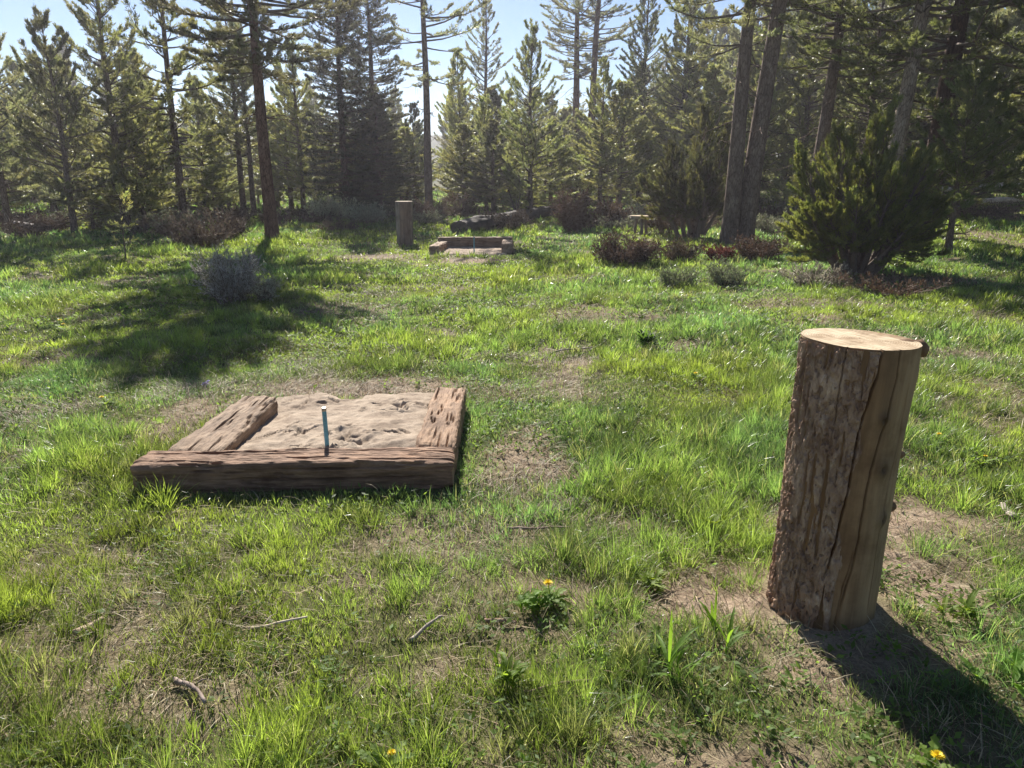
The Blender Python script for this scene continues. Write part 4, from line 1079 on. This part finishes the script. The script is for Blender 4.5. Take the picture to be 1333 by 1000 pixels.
sward(.25, 3.2, 320, 40, .118, .0030, 4, 9500, .0027)
sward(3.2, 6.5, 240, 36, .115, .0036, 3, 6000, .0036)
sward(6.5, 11, 120, 26, .11, .0065, 3, 1700, .007)
sward(11, 18, 55, 16, .14, .012, 2, 700, .013)
sward(18, 30, 22, 12, .17, .022, 2, 210, .024)
sward(30, 62, 6, 9, .20, .045, 2, 40, .05)
tag(G1.build('grass', M['grass']), 'patchy sunlit meadow grass in tufts over the whole clearing', 'grass', kind='stuff')

S1 = MB()
def litter(y0, y1, dens, Lm, wm, nseg):
    x, y = scatter(y0, y1, dens); bb = bare(x, y); st_ = fbm2(x * 1.6 + 70, y * 1.6, 88, 3)
    k = (rng.random(len(x)) < (.12 + .55 * bb + .8 * sstep(.52, .7, st_))) & ~blocked(x, y); x, y = x[k], y[k]; N = len(x)
    dirf = fbm2(x * 1.1, y * 1.1, 90, 2) * 4 * PI
    c = np.array([1, 1, 1.]) * rng.uniform(.45, 1.25, (N, 1)); c[:, 0] *= rng.uniform(.9, 1.1, N)
    br = rng.random(N) < .3; c[br] *= np.array([.55, .45, .42])
    blades(S1, np.stack([x, y, gz(x, y) + rng.uniform(.002, .018, N)], -1), dirf + rng.normal(size=N) * .9, Lm * rng.uniform(.4, 1.5, N), wm * rng.uniform(.6, 1.3, N),
           1.1 + rng.normal(size=N) * .3, 1.6 + rng.normal(size=N) * .3, nseg, c)
litter(.25, 3.5, 4200, .085, .0026, 3)
litter(3.5, 7, 3000, .09, .0036, 3)
litter(7, 13, 600, .11, .007, 2)
litter(13, 30, 90, .14, .014, 2)
tag(S1.build('dry_grass', M['straw']), 'tan dead grass stalks and litter lying flat on bare patches', 'dry grass', kind='stuff')

L1 = MB()
def cover(y0, y1, dens, size):
    x, y = scatter(y0, y1, dens); n_ = fbm2(x * 1.4 + 33, y * 1.4 + 8, 95, 4)
    k = (rng.random(len(x)) < sstep(.5, .62, n_) * .95 + .03) & ~blocked(x, y); x, y = x[k], y[k]
    idx = np.repeat(np.arange(len(x)), 9); N = len(idx); an = rng.random(N) * 2 * PI; rad = rng.random(N) * size * 1.6
    px = x[idx] + np.cos(an) * rad * .6; py = y[idx] + np.sin(an) * rad * .6; kk = ~blocked(px, py); px, py, an, idx = px[kk], py[kk], an[kk], idx[kk]; N = len(px)
    base = np.stack([px, py, gz(px, py) + rng.uniform(.005, .045, N)], -1)
    el = rng.uniform(-.2, .9, N); d = np.stack([np.cos(an) * np.cos(el), np.sin(an) * np.cos(el), np.sin(el)], -1)
    s = np.stack([-np.sin(an), np.cos(an), rng.normal(size=N) * .3], -1); L = size * rng.uniform(.5, 1.3, N)[:, None]
    v = np.stack([base, base + d * L * .5 - s * L * .22, base + d * L, base + d * L * .5 + s * L * .22], 1).reshape(-1, 3)
    c = (np.array([.85, .95, .9]) * rng.uniform(.6, 1.25, (len(x), 1)))[idx] * rng.uniform(.8, 1.2, (N, 1))
    L1.add(v, np.arange(N * 4).reshape(-1, 4), None, 0, np.repeat(c, 4, 0))
cover(.25, 3.5, 260, .028); cover(3.5, 8, 170, .034); cover(8, 15, 60, .055)
tag(L1.build('ground_cover', M['leaf']), 'low small leaved green weeds spread between the grass tufts', 'ground cover', kind='stuff')

hz = MB(); hx0, hx1, hy0, hy1, hz0, hz1 = -285, 285, -45, 310, -6, 24
cv = [(x, y, z) for z in (hz0, hz1) for y in (hy0, hy1) for x in (hx0, hx1)]
hz.add(cv, [(0, 2, 3, 1), (4, 5, 7, 6), (0, 1, 5, 4), (2, 6, 7, 3), (0, 4, 6, 2), (1, 3, 7, 5)])
hm, hnt, hout = mat_new('veil_air'); pv = hnt.nodes.new('ShaderNodeVolumePrincipled')
pv.inputs['Color'].default_value = (.91, .88, 1, 1); pv.inputs['Density'].default_value = VEIL; pv.inputs['Anisotropy'].default_value = .55  # air volume added in place of the lens glare veil, lavender included
hnt.links.new(pv.outputs[0], hout.inputs['Volume'])
tag(hz.build('veil', hm), 'thin added haze in the air among the trees', 'veil', kind='stuff')
sc.cycles.volume_bounces = 0
sc.render.engine = 'CYCLES'
sc.cycles.max_bounces = 7; sc.cycles.diffuse_bounces = 3; sc.cycles.glossy_bounces = 2; sc.cycles.transmission_bounces = 5
sc.cycles.use_denoising = True
